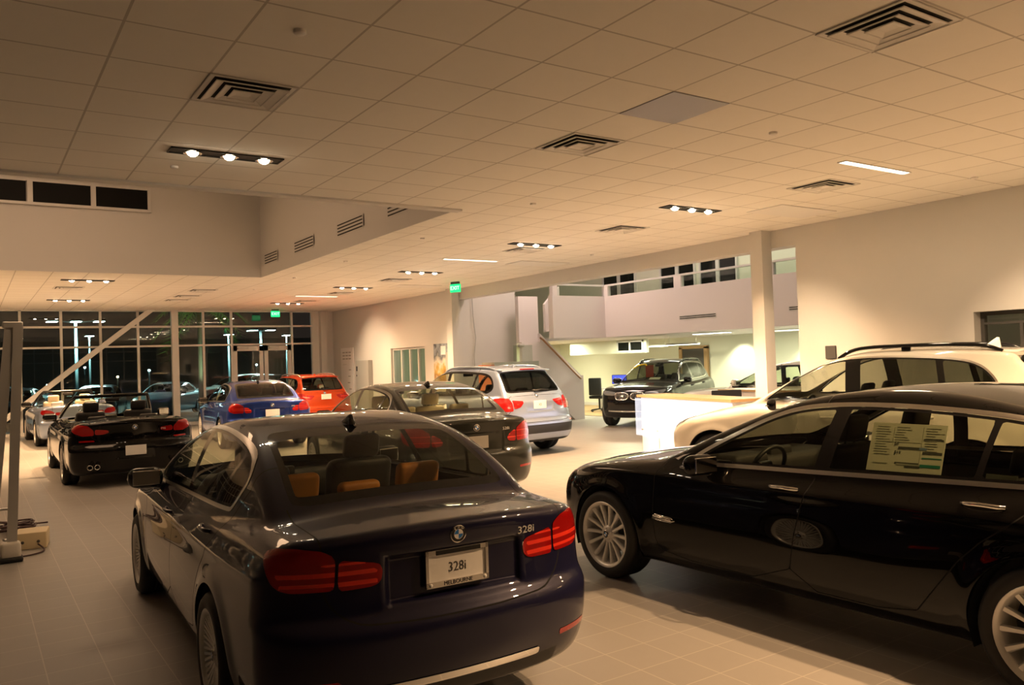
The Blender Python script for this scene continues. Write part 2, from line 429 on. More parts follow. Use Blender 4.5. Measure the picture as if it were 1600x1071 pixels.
def car(spec):
    B = dict(spec['base']); B.update(spec.get('mod', {}))
    sx, sy, sz = sc = spec.get('sc', (1,1,1)); S = np.array(sc)
    wb = 2.81*sy; R = spec['R']; ra = R+spec.get('agap', .045)
    by = wb/2/sy
    def flare(y, z):
        r = np.minimum(np.hypot((y-by)*sy, z*sz-R), np.hypot((y+by)*sy, z*sz-R)); return .014*np.exp(-((r-ra)/.06)**2)
    conv = spec.get('conv', False)
    F, c = make_field(B, not conv, spec.get('recess'), flare)
    h = spec['h']; hb = h/max(sc)
    V, T = surfnets(F, (-1.0-hb/2, -2.66, .06), (1.0, 2.42, (1.2 if conv else 1.78 if B['zb'] > .2 else 1.52)), hb)
    V = project(F, V); V = V*S
    sh = Shell(V, T)
    root = thing(spec['name'], spec['label'], spec['cat'], spec['pos'], math.radians(spec['yaw']), spec.get('group'))
    P2 = lambda p, n=2: chaikin(np.array(p, float)*np.array([sy, sz]), n)          # side-view polygon (y, z)
    PX = lambda p, n=2: chaikin(np.array(p, float)*np.array([sx, sz]), n)          # rear or front view polygon (|x|, z)
    # wheel openings
    for a in (1, -1):
        sh.drop(lambda x,y,z,a=a: np.where(np.abs(x) > .5, np.hypot(y-a*wb/2, z-R)-ra, 1.))
    yre = lambda z: c['yr'](z/sz)*sy
    yfe = lambda z: c['yf'](z/sz)*sy
    # glass
    if not conv:
        dl = P2(spec['dlo']); tw = spec.get('trim', .022)
        def wall(x, y, z):      # how far inside the glasshouse side wall
            yy = y/sy; ta = B['gt'][1]*np.clip((B['gt'][0]-yy)/1., 0, 1.5)**2+B['gt'][3]*np.clip((yy-B['gt'][2])/.6, 0, 1.5)**2
            return np.abs(x)/sx-(c['gW'](z/sz)-ta)
        side = lambda f: (lambda x,y,z: np.where(wall(x,y,z) > spec.get('wallin', -.07), f(x,y,z), 1.))
        sh.label('trim', side(lambda x,y,z: sdpoly(dl, y, z)))
        sh.label('pillar', side(lambda x,y,z: sdpoly(dl, y, z)+tw), ('trim',))
        ld = lambda a, b: (lambda y, z: ((y-a[0]*sy)*(b[1]-a[1])*sz-(z-a[1]*sz)*(b[0]-a[0])*sy)/math.hypot((b[0]-a[0])*sy, (b[1]-a[1])*sz))
        bp0, bp1 = spec['bpil']; dB = ld(bp0, bp1); wB = spec.get('bw', .05)
        wins = [('front_window', lambda y,z: -(dB(y,z)-wB)), ('mid', lambda y,z: dB(y,z)+wB)]
        sh.label('front_window', side(lambda x,y,z: np.maximum(sdpoly(dl,y,z)+tw+.016, -(dB(y,z)-wB))), ('pillar',))
        q0, q1 = spec['qpil']; dQ = ld(q0, q1); wQ = spec.get('qw', .018)
        sh.label('rear_door_window', side(lambda x,y,z: np.maximum(np.maximum(sdpoly(dl,y,z)+tw+.016, dB(y,z)+wB), -(dQ(y,z)-wQ))), ('pillar',))
        sh.label('quarter_window', side(lambda x,y,z: np.maximum(sdpoly(dl,y,z)+tw+.016, dQ(y,z)+wQ)), ('pillar',))
        gw = lambda y, z: (c['gW'](z/sz)-.085-.5*B['gt'][1]*np.clip((B['gt'][0]-y/sy),0,1.5)**2)*sx
        ws0, ws1 = spec['ws']
        sh.label('windshield', lambda x,y,z: np.where(y > 0*sy-.15, smax(smax(np.abs(x)-gw(y,z)-.02, ws0*sz-z-.05*x*x, .08), z-ws1*sz+.03*x*x, .08), 1.), ('body',))
        rp = spec['rw']
        sh.label('rear_frame', lambda x,y,z: np.where(y < -.6, sdpoly(PX(rp,3), np.abs(x)+1e-6, z+spec.get('rwc',.05)*x*x), 1.), ('body',))
        sh.label('rear_window', lambda x,y,z: np.where(y < -.6, sdpoly(PX(rp,3), np.abs(x)+1e-6, z+spec.get('rwc',.05)*x*x)+spec.get('rfw',.035), 1.), ('rear_frame',))
    else:
        ck = chaikin(np.array(spec['cockpit'])*np.array([sx,sy]), 3)
        sh.drop(lambda x,y,z: np.where(z > .72*sz, sdpoly(ck, np.abs(x)+1e-6, y), 1.))
    # lamps: u runs round the rear corner
    u = lambda x,y,z: np.abs(x)+np.maximum(y-yre(z), 0)
    uf = lambda x,y,z: np.abs(x)+np.maximum(yfe(z)-y, 0)
    for nm, poly in spec.get('lamps', []):
        pl = rounded(PX(poly, 0), .025)
        sh.label(nm, lambda x,y,z: np.where(y < -1.4, sdpoly(pl, u(x,y,z), z), 1.))
    for nm, z0, z1, u0, u1 in spec.get('bars', []):
        for k, par in enumerate(spec['lampnames']):
            sh.label(par+'_bar', lambda x,y,z: np.where(y < -1.4, np.maximum(np.abs(z-(z0+z1)/2*sz)-(z1-z0)/2*sz, np.maximum(u0-u(x,y,z), u(x,y,z)-u1)), 1.), (par,))
    for nm, poly in spec.get('flamps', []):
        pl2 = rounded(PX(poly, 0), .03)
        sh.label(nm, lambda x,y,z: np.where(y > 1.2, sdpoly(pl2, uf(x,y,z), z), 1.))
    for nm, poly in spec.get('front', []):
        pl3 = rounded(PX(poly, 0), .03)
        sh.label(nm, lambda x,y,z: np.where(y > 1.2, sdpoly(pl3, np.abs(x)+1e-6, z), 1.))
    for nm, z0, z1, u0, u1 in spec.get('bands', []):        # bumper strips round the rear, by height
        sh.label(nm, lambda x,y,z: np.where(y < -1.4, np.maximum(np.abs(z-(z0+z1)/2)-(z1-z0)/2, np.maximum(u0-u(x,y,z), u(x,y,z)-u1)), 1.))
    # sills and underside in black plastic
    zs = spec.get('sill', .235)
    sh.label('cladding', lambda x,y,z: z-zs-np.where(np.abs(y) < wb/2, 0, spec.get('sillend', 0)))
    if spec.get('archclad'):
        for a in (1, -1):
            sh.label('cladding', lambda x,y,z,a=a: np.where(np.abs(x) > .4, np.hypot(y-a*wb/2, z-R)-ra-spec['archclad'], 1.))
    # shut lines
    g = .0035
    for p in spec.get('doors', []):
        pp = P2(p, 1)
        fn = lambda x,y,z: np.where(np.abs(x) > .45, sdpoly(pp,y,z), 1.)
        sh.split(lambda x,y,z: fn(x,y,z)-g); sh.split(lambda x,y,z: fn(x,y,z)+g)
        dm = fn(*sh.V.T)[sh.T].mean(1); sh.L[(np.abs(dm) < g)&(sh.L == 0)] = sh.lid('gap')
    for p, dom in spec.get('lids', []):
        pp = rounded(PX(p, 0), .05); fn = (lambda x,y,z: np.where((y < -1.2)&(z < dom*sz), sdpoly(pp, np.abs(x)+1e-6, z), 1.))
        sh.split(lambda x,y,z: fn(x,y,z)-g); sh.split(lambda x,y,z: fn(x,y,z)+g)
        dm = fn(*sh.V.T)[sh.T].mean(1); sh.L[(np.abs(dm) < g)&(sh.L == 0)] = sh.lid('gap')
    if spec.get('hood'):
        pp = chaikin(np.array(spec['hood'])*np.array([sx,sy]), 2); fn = lambda x,y,z: np.where(z > .68*sz, sdpoly(pp, np.abs(x)+1e-6, y), 1.)
        sh.split(lambda x,y,z: fn(x,y,z)-g); sh.split(lambda x,y,z: fn(x,y,z)+g)
        dm = fn(*sh.V.T)[sh.T].mean(1); sh.L[(np.abs(dm) < g)&(sh.L == 0)] = sh.lid('gap')
    # normals from the field
    N = grad(F, sh.V/S, 2e-3)/S; N /= np.linalg.norm(N, axis=1, keepdims=True)+1e-12
    pm = spec['paint']
    def part(names, oname, mats, side=0, off=0.):
        idx, t, lab = sh.piece(names, side)
        if len(t) < 2: return None
        mi = None
        if len(names) > 1:
            ids = [sh.names.index(n) if n in sh.names else -1 for n in names]; mi = np.array([ids.index(l) for l in lab])
        return mk(oname, sh.V[idx]+N[idx]*off, t, mats, root, mi, True, normals=N[idx])
    part(['body','gap','rear_frame'], 'body', [pm, M_GAP, M_GLOSSBLACK])
    part(['cladding'], 'sill_cladding', M_PLASTIC)
    gl = spec.get('glass', M_GLASS); parts = {}
    for s in (-1, 1):
        part(['trim'], 'window_trim', spec.get('trimmat', M_SATIN), s, .003); part(['pillar'], 'window_pillar', M_GLOSSBLACK, s)
        for w_ in ('front_window','rear_door_window','quarter_window'): part([w_], w_, spec.get('frontglass', M_GLASS) if w_ == 'front_window' else spec.get('sideglass', gl), s)
        for nm in [k for k,_ in spec.get('lamps', [])]: parts[nm, s] = part([nm, nm+'_bar'], nm, [spec.get('lampmat', {}).get(nm, M_TAIL), M_TAILBAR], s, .004)
        for nm in [k for k,_ in spec.get('flamps', [])]: part([nm], nm, M_HEAD, s, .004)
        for nm in [k for k,_ in spec.get('front', [])]: part([nm], nm, M_GLOSSBLACK if 'grille' in nm or 'intake' in nm else M_SATIN, s)
        for nm in sorted(set(b[0] for b in spec.get('bands', []) if b[0] == 'reflector')): part([nm], nm, M_TAIL, s, .002)
    for nm in sorted(set(b[0] for b in spec.get('bands', []) if b[0] != 'reflector')): part([nm], nm, M_CHROME if 'strip' in nm else M_PLASTIC, 0, .004 if 'strip' in nm else 0)
    if not conv:
        part(['windshield'], 'windshield', gl); part(['rear_window'], 'rear_window', spec.get('rearglass', gl))
    # wheel housings and cabin tub close the shell
    for a in (1, -1):
        for s in (-1, 1):
            lb = MB(); k = 18; vs = []
            for i in range(k+1):
                q = -.35+(PI+.7)*i/k
                vs += [(s*.52*sx, a*wb/2+ra*math.cos(q), R+ra*math.sin(q)), (s*(.885*sx), a*wb/2+ra*math.cos(q), R+ra*math.sin(q))]
            vs.append((s*.52*sx, a*wb/2, R))
            lb.add(vs, [(2*i,2*i+1,2*i+3,2*i+2) for i in range(k)]+[(2*i,2*i+2,len(vs)-1) for i in range(k)])
            lb.build('wheel_housing', M_PLASTIC, root, True)
    tb = MB(); m2 = spec.get('trimcol', M_CABIN); x = .74*sx; yb0, yb1 = spec.get('tub', (-1.55,1.0)); yb0 *= sy; yb1 *= sy; zt = spec.get('tubz', .86)*sz
    tb.add([(-x,yb0,.3),(x,yb0,.3),(x,yb1,.3),(-x,yb1,.3),(-x,yb0,zt),(x,yb0,zt),(x,yb1,zt),(-x,yb1,zt)], [(0,1,2,3),(0,4,5,1),(1,5,6,2),(2,6,7,3),(3,7,4,0)])
    tb.build('cabin_lining', m2, root)
    seat_set(root, B, sc, spec.get('fseat', spec['seat']), M_CABIN, spec.get('rows', (.12*sy, -.92*sy)[:1]), xs=.37)
    # rear bench
    if spec.get('bench', True):
        yb = spec.get('benchy', -.98)*sy; zf = spec.get('benchz', 1.0)*sz
        b = MB(); b.rbox((0,yb+.22,.50*sz), (.64*sx,.26,.10), .07, n=3); b.rbox((0,yb-.14,(.5*sz+zf)/2), (.64*sx,.09,(zf-.5*sz)/2), .06, n=3, M=[[1,0,0],[0,1,-.22],[0,0,1]])
        be = b.build('rear_seat', spec['seat'], root, True)
        for x_ in ((-.38,0,.38) if spec.get('heads', 3) == 3 else (-.38,.38)):
            hb_ = MB(); lo = x_ == 0
            hb_.rbox((x_*sx, yb-.20, zf+(.045 if lo else .085)), (.135 if not lo else .125,.05,.04 if lo else .078), .035, n=4, M=[[1,0,0],[0,1,-.25],[0,0,1]])
            hb_.build('headrest', spec['seat'], be, True)
        if B['zb'] < .2:
            sb = MB(); zz = spec.get('shelfz', 1.0)*sz
            sb.add([(-.66*sx,yb-.18,zz),(.66*sx,yb-.18,zz),(.56*sx,-1.86*sy,zz+.02),(-.56*sx,-1.86*sy,zz+.02)], [(0,1,2,3)]); sb.build('parcel_shelf', M_CABIN, root)
    # dashboard and steering wheel
    d = MB(); yd = spec.get('dashy', .78)*sy; zd = spec.get('dashz', .90)*sz
    d.rbox((0, yd, zd-.06), (.68*sx,.24,.10), .07, n=4); d.rbox((-.36*sx, yd-.12, zd+.03), (.19,.12,.045), .04, n=4); d.rbox((.02, yd-.16, zd+.04), (.13,.03,.055), .02, n=3)
    d.rbox((0, yd-.45, .48*sz), (.13,.5,.10), .05, n=3)
    d.build('dashboard', spec.get('dashmat', M_CABIN), root, True)
    w_ = MB(); cx = -.36; cy, cz = yd-.34, zd-.03
    ring = [(cx+.185*math.cos(q), cy-.185*math.sin(q)*math.sin(.42), cz+.185*math.sin(q)*math.cos(.42)) for q in np.linspace(0, 2*PI, 32, endpoint=False)]
    w_.tube(ring, .016, 0, 8, True); w_.rbox((cx,cy+.02,cz), (.075,.025,.06), .024, n=3)
    for q in (0, PI, -PI/2): w_.tube([(cx,cy+.01,cz),(cx+.18*math.cos(q), cy-.18*math.sin(q)*math.sin(.42), cz+.18*math.sin(q)*math.cos(.42))], .014)
    w_.build('steering_wheel', M_BLACK, root, True)
    if not conv and spec.get('mirror_in', True):
        im = MB(); zt_ = spec['ws'][1]*sz-.03; yt = float(c['yw'](zt_/sz))*sy-.10
        im.rbox((0,yt,zt_-.04), (.12,.022,.035), .02, n=3); im.tube([(0,yt,zt_-.02),(0,yt+.05,zt_+.03)], .01); im.build('rear_view_mirror', M_BLACK, root, True)
    # door mirrors
    mx, my, mz = spec['mir']
    for s in (-1, 1):
        m_ = MB(); A = np.array([[1,0,0],[s*.18,1,0],[0,0,1]])
        m_.rbox((s*mx, my, mz), (.115,.062,.072), .0615, n=6, M=A); m_.tube([(s*(mx-.17), my+.01, mz-.075),(s*(mx-.05), my+.015, mz-.055)], [.03,.022], 1)
        mo = m_.build('door_mirror', [spec.get('mircol', pm), M_PLASTIC], root, True)
        q_ = MB(); q_.rbox((s*mx, my-.060, mz+.004), (.088,.006,.052), .0055, n=3, M=A); q_.build('mirror_glass', M_CHROME, mo)
        q_ = MB(); q_.rbox((s*(mx+.06), my+.05, mz-.01), (.055,.028,.008), .007, n=2); q_.build('turn_signal', M_HEAD, mo)
    # door handles
    for (hy, hz) in spec['handles']:
        for s in (-1, 1):
            xx = float(c['W'](hy/sy)+c['s'](hz/sz))*sx
            hb2 = MB(); 
            pts = [(s*(xx-.004),hy+.105,hz-.004),(s*(xx+.022),hy+.075,hz),(s*(xx+.03),hy,hz+.004),(s*(xx+.022),hy-.075,hz),(s*(xx-.004),hy-.105,hz-.004)]
            hb2.tube(chaikin(pts, 2, False), .013, 0, 8)
            hb2.build('door_handle', spec.get('hmat', pm), root, True)
    # wheels
    xw = spec['track']/2; tw_ = spec.get('tw', .235); st = math.radians(spec.get('steer', 0))
    wheels(root, 'wheel', [(-xw,wb/2,st),(xw,wb/2,st),(-xw,-wb/2,0),(xw,-wb/2,0)], R, spec['rr'], tw_, spec['ns'], spec['style'], spec.get('rimmat', M_RIM))
    # emblem, plate, antenna
    if 'emb' in spec:
        ez = spec['emb']; p = np.array([[0., yre(ez)-.02, ez]])
        p = project(F, p/S, 6)*S; n = grad(F, p/S)[0]/S; emblem(root, p[0], n, spec.get('embr', .041))
    if 'plate' in spec:
        pz, py, pt, frame = spec['plate']; px_ = spec.get('platex', 0)
        q_ = MB(); q_.rbox((px_,py,pz), (.15,.004,.075), .0035, n=2)
        po = q_.build('license_plate', spec.get('platemat', M_PLATE), root)
        rot = np.array([[1,0,0],[0,0,-1],[0,1,0]])
        if frame:
            f_ = MB()
            for (lo, hi) in (((-.162,-.012,.062),(.162,.004,.084)),((-.162,-.012,-.084),(.162,.004,-.058)),((-.162,-.012,-.084),(-.148,.004,.084)),((.148,-.012,-.084),(.162,.004,.084))):
                f_.box(np.array(lo)+(px_,py,pz), np.array(hi)+(px_,py,pz))
            fo = f_.build('plate_frame', M_CHROME, po); f_ = MB(); f_.rbox((px_+.005,py-.0135,pz+.072), (.115,.002,.0105), .0015, n=2); f_.build('frame_tab', M_BLACK, po)
            for k in (-1,1):
                b_ = MB(); b_.lathe([(0,-.018),(.008,-.017),(.010,-.012)], 12, 0, 'y', (px_+k*.14,py,pz-.071)); b_.build('screw', M_WHITE, po, True)
            for tx, sz_, dz in frame: text_mesh('lettering', tx, sz_, M_BLACK, po, .0006, rot, (px_,py-.0135,pz+dz))
        if pt: text_mesh('lettering', pt, .062, M_DARKGREY, po, .0006, rot, (px_,py-.0052,pz-.004), sx=.9)
    for (tx, bx, bz, hs) in spec.get('badges', []):
        p = project(F, np.array([[bx, yre(bz)+.02, bz]])/S, 8)*S; n = grad(F, p/S)[0]/S; n /= np.linalg.norm(n)
        a = np.cross((0,0,1), n); a /= np.linalg.norm(a); b3 = np.cross(n, a)
        text_mesh('model_badge', tx, hs, M_BADGE, root, .004, np.stack([a,b3,n],1), p[0], sx=1.25)
    if 'fin' in spec:
        fy, fh, fm = spec['fin']; p = project(F, np.array([[0,fy,1.45 if B['zb'] < .2 else 1.66]])/np.array([1,sy,1]), 8)*S; z0 = p[0,2]-.01
        f_ = MB(); prof = [(.10,0,.03),(.05,.025,.034),(0,.05,.03),(-.05,.072,.02),(-.075,.07,.014),(-.085,.03,.022),(-.09,0,.03)]
        vs = []
        for (yy, zz, ww) in prof:
            for k in range(9):
                q = PI*k/8; vs.append((ww*math.cos(q)*(1 if k not in (4,) else 1), fy+yy, z0+zz*math.sin(q)**.7*fh/.072+ .0))
        f_.add(vs, [(i*9+j, i*9+j+1, (i+1)*9+j+1, (i+1)*9+j) for i in range(len(prof)-1) for j in range(8)])
        f_.build('roof_antenna', fm, root, True)
    if 'extra' in spec: spec['extra'](root, F, c, S)
    return root, F, c, S
# ------------------------------------------------------------------ palette of car finishes
M_CHROME = mat('chrome', (.85,.84,.82), .08, 1.); M_SATIN = mat('satin_metal', (.62,.60,.57), .28, 1.); M_STEEL = mat('steel', (.4,.4,.4), .35, 1.)
M_BLACK = mat('black', (.012,.012,.013), .45); M_GLOSSBLACK = mat('gloss_black', (.008,.008,.009), .08); M_WHITE = mat('white_enamel', (.85,.85,.85), .3)
M_BLUE = mat('blue_enamel', (.02,.20,.62), .3); M_GAP = mat('shut_line', (.002,.002,.002), .9); M_PLASTIC = mat('black_plastic', (.02,.02,.021), .5)
M_RUBBER = mat('rubber', (.014,.014,.015), .62); M_RIM = mat('alloy', (.72,.71,.69), .32, .45); M_RIMDARK = mat('dark_alloy', (.12,.12,.125), .3, .8)
M_CABIN = mat('cabin_black', (.018,.017,.016), .65); M_DARKGREY = mat('dark_grey', (.07,.065,.06), .6); M_PLATE = mat('plate_white', (.88,.87,.85), .4)
M_TAIL = mat('tail_red', (.38,.005,.004), .25, .25, coat=1., spec=.4); M_TAILBAR = mat('tail_bar', (.95,.045,.02), .3, .2, coat=1.); M_BADGE = mat('badge_metal', (.75,.74,.72), .45, .6)
M_TAILCLEAR = mat('lamp_clear', (.45,.30,.28), .1, .4, coat=1.); M_HEAD = mat('headlamp_glass', (.22,.23,.24), .08, .5, coat=1.)
M_GLASS = glass('car_glass', (.72,.75,.66), .6); M_GLASSDARK = glass('privacy_glass', (.09,.09,.085), .7); M_GLASSMID = glass('tinted_glass', (.34,.36,.30), .7)
TAN = mat('tan_leather', (.66,.27,.055), .5); BEIGE = mat('beige_leather', (.70,.61,.40), .5); BLKL = mat('black_leather', (.02,.019,.018), .5); CREAM = mat('cream_leather', (.62,.55,.42), .5)
DLO_SED = [(.80,.972),(.66,.970),(.2,.982),(-.42,1.000),(-1.0,1.014),(-1.34,1.022),(-1.38,1.03),(-1.45,1.11),(-1.50,1.19),(-1.47,1.25),(-1.36,1.322),(-1.1,1.378),(-.7,1.408),(-.3,1.413),(0,1.392),(.24,1.31),(.47,1.197),(.68,1.075),(.79,.998)]
DOORS_SED = [[(-.10,.28),(.86,.28),(.93,.42),(.90,.95),(.40,1.55),(-.22,1.55),(-.28,1.0),(-.18,.7)], [(-.10,.28),(-.80,.28),(-.90,.42),(-1.08,.68),(-1.30,.86),(-1.44,1.02),(-1.60,1.2),(-1.4,1.55),(-.22,1.55),(-.28,1.0),(-.18,.7)]]
LID_SED = [([(-.6,1.2),(.625,1.2),(.618,.78),(.57,.70),(.48,.648),(.2,.634),(-.6,.632)], 1.085)]
RW_SED = [(-.6,1.10),(.46,1.10),(.58,1.11),(.60,1.135),(.555,1.355),(.525,1.40),(.45,1.412),(-.6,1.412)]
def sedan(**k):
    d = dict(base=SED, dlo=DLO_SED, bpil=((-.36,1.0),(-.27,1.37)), qpil=((-1.06,1.0),(-1.27,1.32)), ws=(1.045,1.375), rw=RW_SED, doors=DOORS_SED, lids=LID_SED,
             hood=[(-.6,.92),(.62,.90),(.70,.85),(.66,1.5),(.60,2.02),(-.6,2.10)], cat='car', h=.024, glass=M_GLASS, seat=BLKL, sill=.225)
    d.update(k); return d
def limo_extra(root, F, c, S):
    for s in (-1, 1):
        b = MB(); P_ = [project(F, np.array([[s*1.0, y, z]])/S, 10)[0]*S for (y, z) in ((1.06,.555),(1.03,.585),(.86,.575),(.83,.56),(.87,.545),(1.0,.545))]
        b.tube(P_, .007, 0, 6, True); b.tube([(P_[0]+P_[1])/2, P_[2]*.5+P_[4]*.5], .012); b.build('side_vent', M_CHROME, root, True)
S328 = sedan(name='sedan', label='dark navy four-door sedan with tan headrests, the nearest car, its rear plate facing the viewer', pos=(1.95,5.70,0), yaw=-2.2, fseat=BLKL,  # front seats in black: the cabin's shade is put into their colour
    paint=paint('navy_paint', (.010,.010,.034), .12), R=.318, rr=.232, track=1.59, ns=20, style='pair', h=.020, seat=TAN, rearglass=M_GLASS, recess=(.81,.335,.095,-2.44,.05),
    lamps=[('tail_lamp',[(.632,.80),(.622,.945),(.70,.975),(.85,.988),(.98,.985),(1.07,.97),(1.09,.952),(1.01,.85),(.96,.815),(.88,.80)]), ('lid_lamp',[(.43,.80),(.39,.82),(.385,.875),(.40,.90),(.606,.93),(.614,.795)])],
    lampnames=['tail_lamp','lid_lamp'], bars=[('b',.815,.835,.41,.95),('b',.860,.880,.41,.97),('b',.905,.916,.47,.70)],
    bands=[('reflector',.395,.425,.62,.97),('chrome_strip',.335,.372,-1,.46),('bumper_insert',.25,.335,-1,.62)],
    handles=[(-.03,.865),(-1.13,.915)], mir=(.93,.62,1.01), mircol=M_GLOSSBLACK, emb=.975, plate=(.83,-2.412,'328i',[('MELBOURNE',.026,-.071)]), badges=[('328i',.385,.94,.050)], fin=(-1.02,.062,M_GLOSSBLACK))
S7 = sedan(name='limousine', label='long black sedan in side view with a price sheet in its rear door window', pos=(5.18,3.45,0), yaw=.8, dashy=.70, sc=(1.05,1.142,1.045),
    paint=paint('black_paint', (.0022,.0021,.0021), 0.), R=.345, rr=.258, track=1.66, ns=14, style='one', h=.024, trim=.026, trimmat=M_SATIN, glass=M_GLASSMID, rearglass=M_GLASSMID, sideglass=glass('rear_door_glass', (.52,.54,.46), .6),
    lamps=[('tail_lamp',[(.45,.80),(.45,.90),(.8,.95),(1.1,.93),(1.1,.86),(.9,.80)])], lampnames=['tail_lamp'], flamps=[('headlamp',[(.52,.62),(.54,.70),(.8,.745),(1.05,.76),(1.06,.72),(.85,.655)])],
    front=[('grille',[(.06,.40),(.06,.68),(.30,.70),(.33,.55),(.30,.42)])],
    handles=[(-.10,.905),(-1.30,.945)], mir=(1.0,.52,1.0),
    mod=dict(yw=[(.85,1.20),(1.0,.85),(1.1,.645),(1.2,.43),(1.3,.20),(1.4,-.05),(1.5,-.5)], top=[(2.3,.60),(2.17,.71),(2.0,.80),(1.6,.895),(1.1,.96),(.7,.985),(.2,.965),(-.8,.985),(-1.5,1.03),(-1.85,1.05),(-2.15,1.05),(-2.33,1.04),(-2.5,1.035)]),
    dlo=[(.68,.935),(.56,.93),(.1,.945),(-.29,.955),(-1.0,.98),(-1.42,.99),(-1.46,1.0),(-1.52,1.09),(-1.56,1.17),(-1.53,1.235),(-1.40,1.30),(-1.15,1.345),(-.75,1.372),(-.38,1.375),(-.10,1.352),(.10,1.285),(.32,1.168),(.54,1.045),(.66,.965)], extra=limo_extra, hmat=M_CHROME, emb=.95, fin=(-1.3,.06,M_GLOSSBLACK), bpil=((-.29,1.0),(-.36,1.37)), qpil=((-1.09,1.0),(-1.16,1.37)), tw=.25)
S528 = sedan(name='sedan', label='dark grey-green four-door sedan with beige cabin, parked beside the silver crossover', pos=(5.29,10.94,0), yaw=-5., sc=(1.03,1.056,1.03),
    paint=paint('moss_paint', (.020,.021,.016), .15), R=.33, rr=.235, track=1.62, ns=10, style='pair', seat=BEIGE, trimcol=BEIGE, dashmat=BEIGE, recess=(.76,.34,.10,-2.45,.04),
    lamps=[('tail_lamp',[(.625,.745),(.62,.90),(.76,.965),(.95,.985),(1.12,.975),(1.14,.93),(1.05,.80),(.90,.75)]), ('lid_lamp',[(.47,.75),(.44,.79),(.50,.85),(.605,.89),(.605,.745)])],
    lampnames=['tail_lamp','lid_lamp'], bars=[('b',.785,.80,.46,1.),('b',.825,.84,.48,1.),('b',.865,.88,.5,1.)], bands=[('reflector',.44,.47,.66,1.0)],
    handles=[(-.03,.89),(-1.2,.945)], mir=(.95,.66,1.04), emb=.965, plate=(.79,-2.575,'',None), platemat=mat('plate_grey',(.42,.40,.36),.25,.4), badges=[('528i',.42,.93,.050)], fin=(-1.05,.06,M_GLOSSBLACK))
SM5 = sedan(name='sedan', label='bright blue four-door sedan with a lip on its trunk, parked left of the orange crossover', pos=(5.69,20.13,0), yaw=-5., sc=(1.045,1.056,1.02), h=.032,
    paint=paint('blue_paint', (.012,.034,.20), .55), R=.34, rr=.25, track=1.65, ns=10, style='five', glass=M_GLASSMID, recess=(.76,.34,.10,-2.45,.04),
    lamps=[('tail_lamp',[(.625,.80),(.62,.95),(.76,1.0),(.95,1.01),(1.12,1.0),(1.14,.95),(1.05,.84),(.90,.80)]), ('lid_lamp',[(.46,.80),(.43,.84),(.50,.90),(.605,.94),(.605,.80)])],
    lampnames=['tail_lamp','lid_lamp'], bars=[('b',.85,.866,.46,1.),('b',.89,.905,.48,1.)], handles=[(-.03,.88),(-1.2,.94)], mir=(.97,.66,1.03), mircol=M_GLOSSBLACK, emb=.965, plate=(.80,-2.575,'',None), badges=[('M5',.46,.92,.05)], fin=(-1.05,.05,M_GLOSSBLACK))
DLO_SUV = [(.82,1.08),(.5,1.082),(-.4,1.10),(-1.0,1.115),(-1.62,1.15),(-1.76,1.20),(-1.80,1.28),(-1.72,1.42),(-1.58,1.51),(-1.3,1.55),(-.7,1.575),(-.2,1.575),(.08,1.53),(.35,1.42),(.60,1.26),(.77,1.13)]
DLO_X5 = [(.82,1.08),(.5,1.082),(-.4,1.10),(-1.0,1.115),(-1.50,1.14),(-1.61,1.17),(-1.66,1.24),(-1.60,1.36),(-1.47,1.48),(-1.25,1.54),(-.7,1.575),(-.2,1.575),(.08,1.53),(.35,1.42),(.60,1.26),(.77,1.13)]
DOORS_SUV = [[(-.12,.33),(.86,.33),(.93,.45),(.92,1.05),(.40,1.75),(-.24,1.75),(-.30,1.08),(-.20,.75)], [(-.12,.33),(-.82,.33),(-.92,.45),(-1.06,.75),(-1.14,1.0),(-1.20,1.15),(-1.26,1.75),(-.24,1.75),(-.30,1.08),(-.20,.75)]]
RW_SUV = [(-.6,1.165),(.50,1.165),(.60,1.175),(.635,1.21),(.575,1.47),(.555,1.53),(.50,1.555),(-.6,1.555)]
LAMPS_SUV = [('tail_lamp',[(.635,.84),(.63,1.03),(.66,1.075),(.85,1.085),(1.06,1.07),(1.10,1.03),(1.0,.90),(.93,.85),(.80,.835)]), ('lid_lamp',[(.46,.90),(.36,.985),(.345,1.01),(.40,1.015),(.612,1.035),(.615,.875)])]
def rails(m, h=.05):
    def f(root, F, c, S):
        for s in (-1, 1):
            b = MB(); pts = []
            for y in np.linspace(-.02, -1.66, 16):
                x = .575-.02*abs(y+.6); lo, hi = 1.2, 1.8
                for _ in range(24):
                    md = (lo+hi)/2
                    if F(np.array([x]), np.array([y]), np.array([md]))[0] < 0: lo = md
                    else: hi = md
                e = max(min(1, (-.02-y)/.2, (y+1.66)/.2), 0); pts.append((s*x*S[0], y*S[1], lo*S[2]+h*e**.5))
            b.tube(chaikin(pts, 1, False), .021)
            for y in (-.75,): b.rbox((s*.572*S[0], y*S[1], pts[7][2]-h*.5), (.016,.05,h*.55), .012, n=2)
            b.build('roof_rail', m, root, True)
    return f
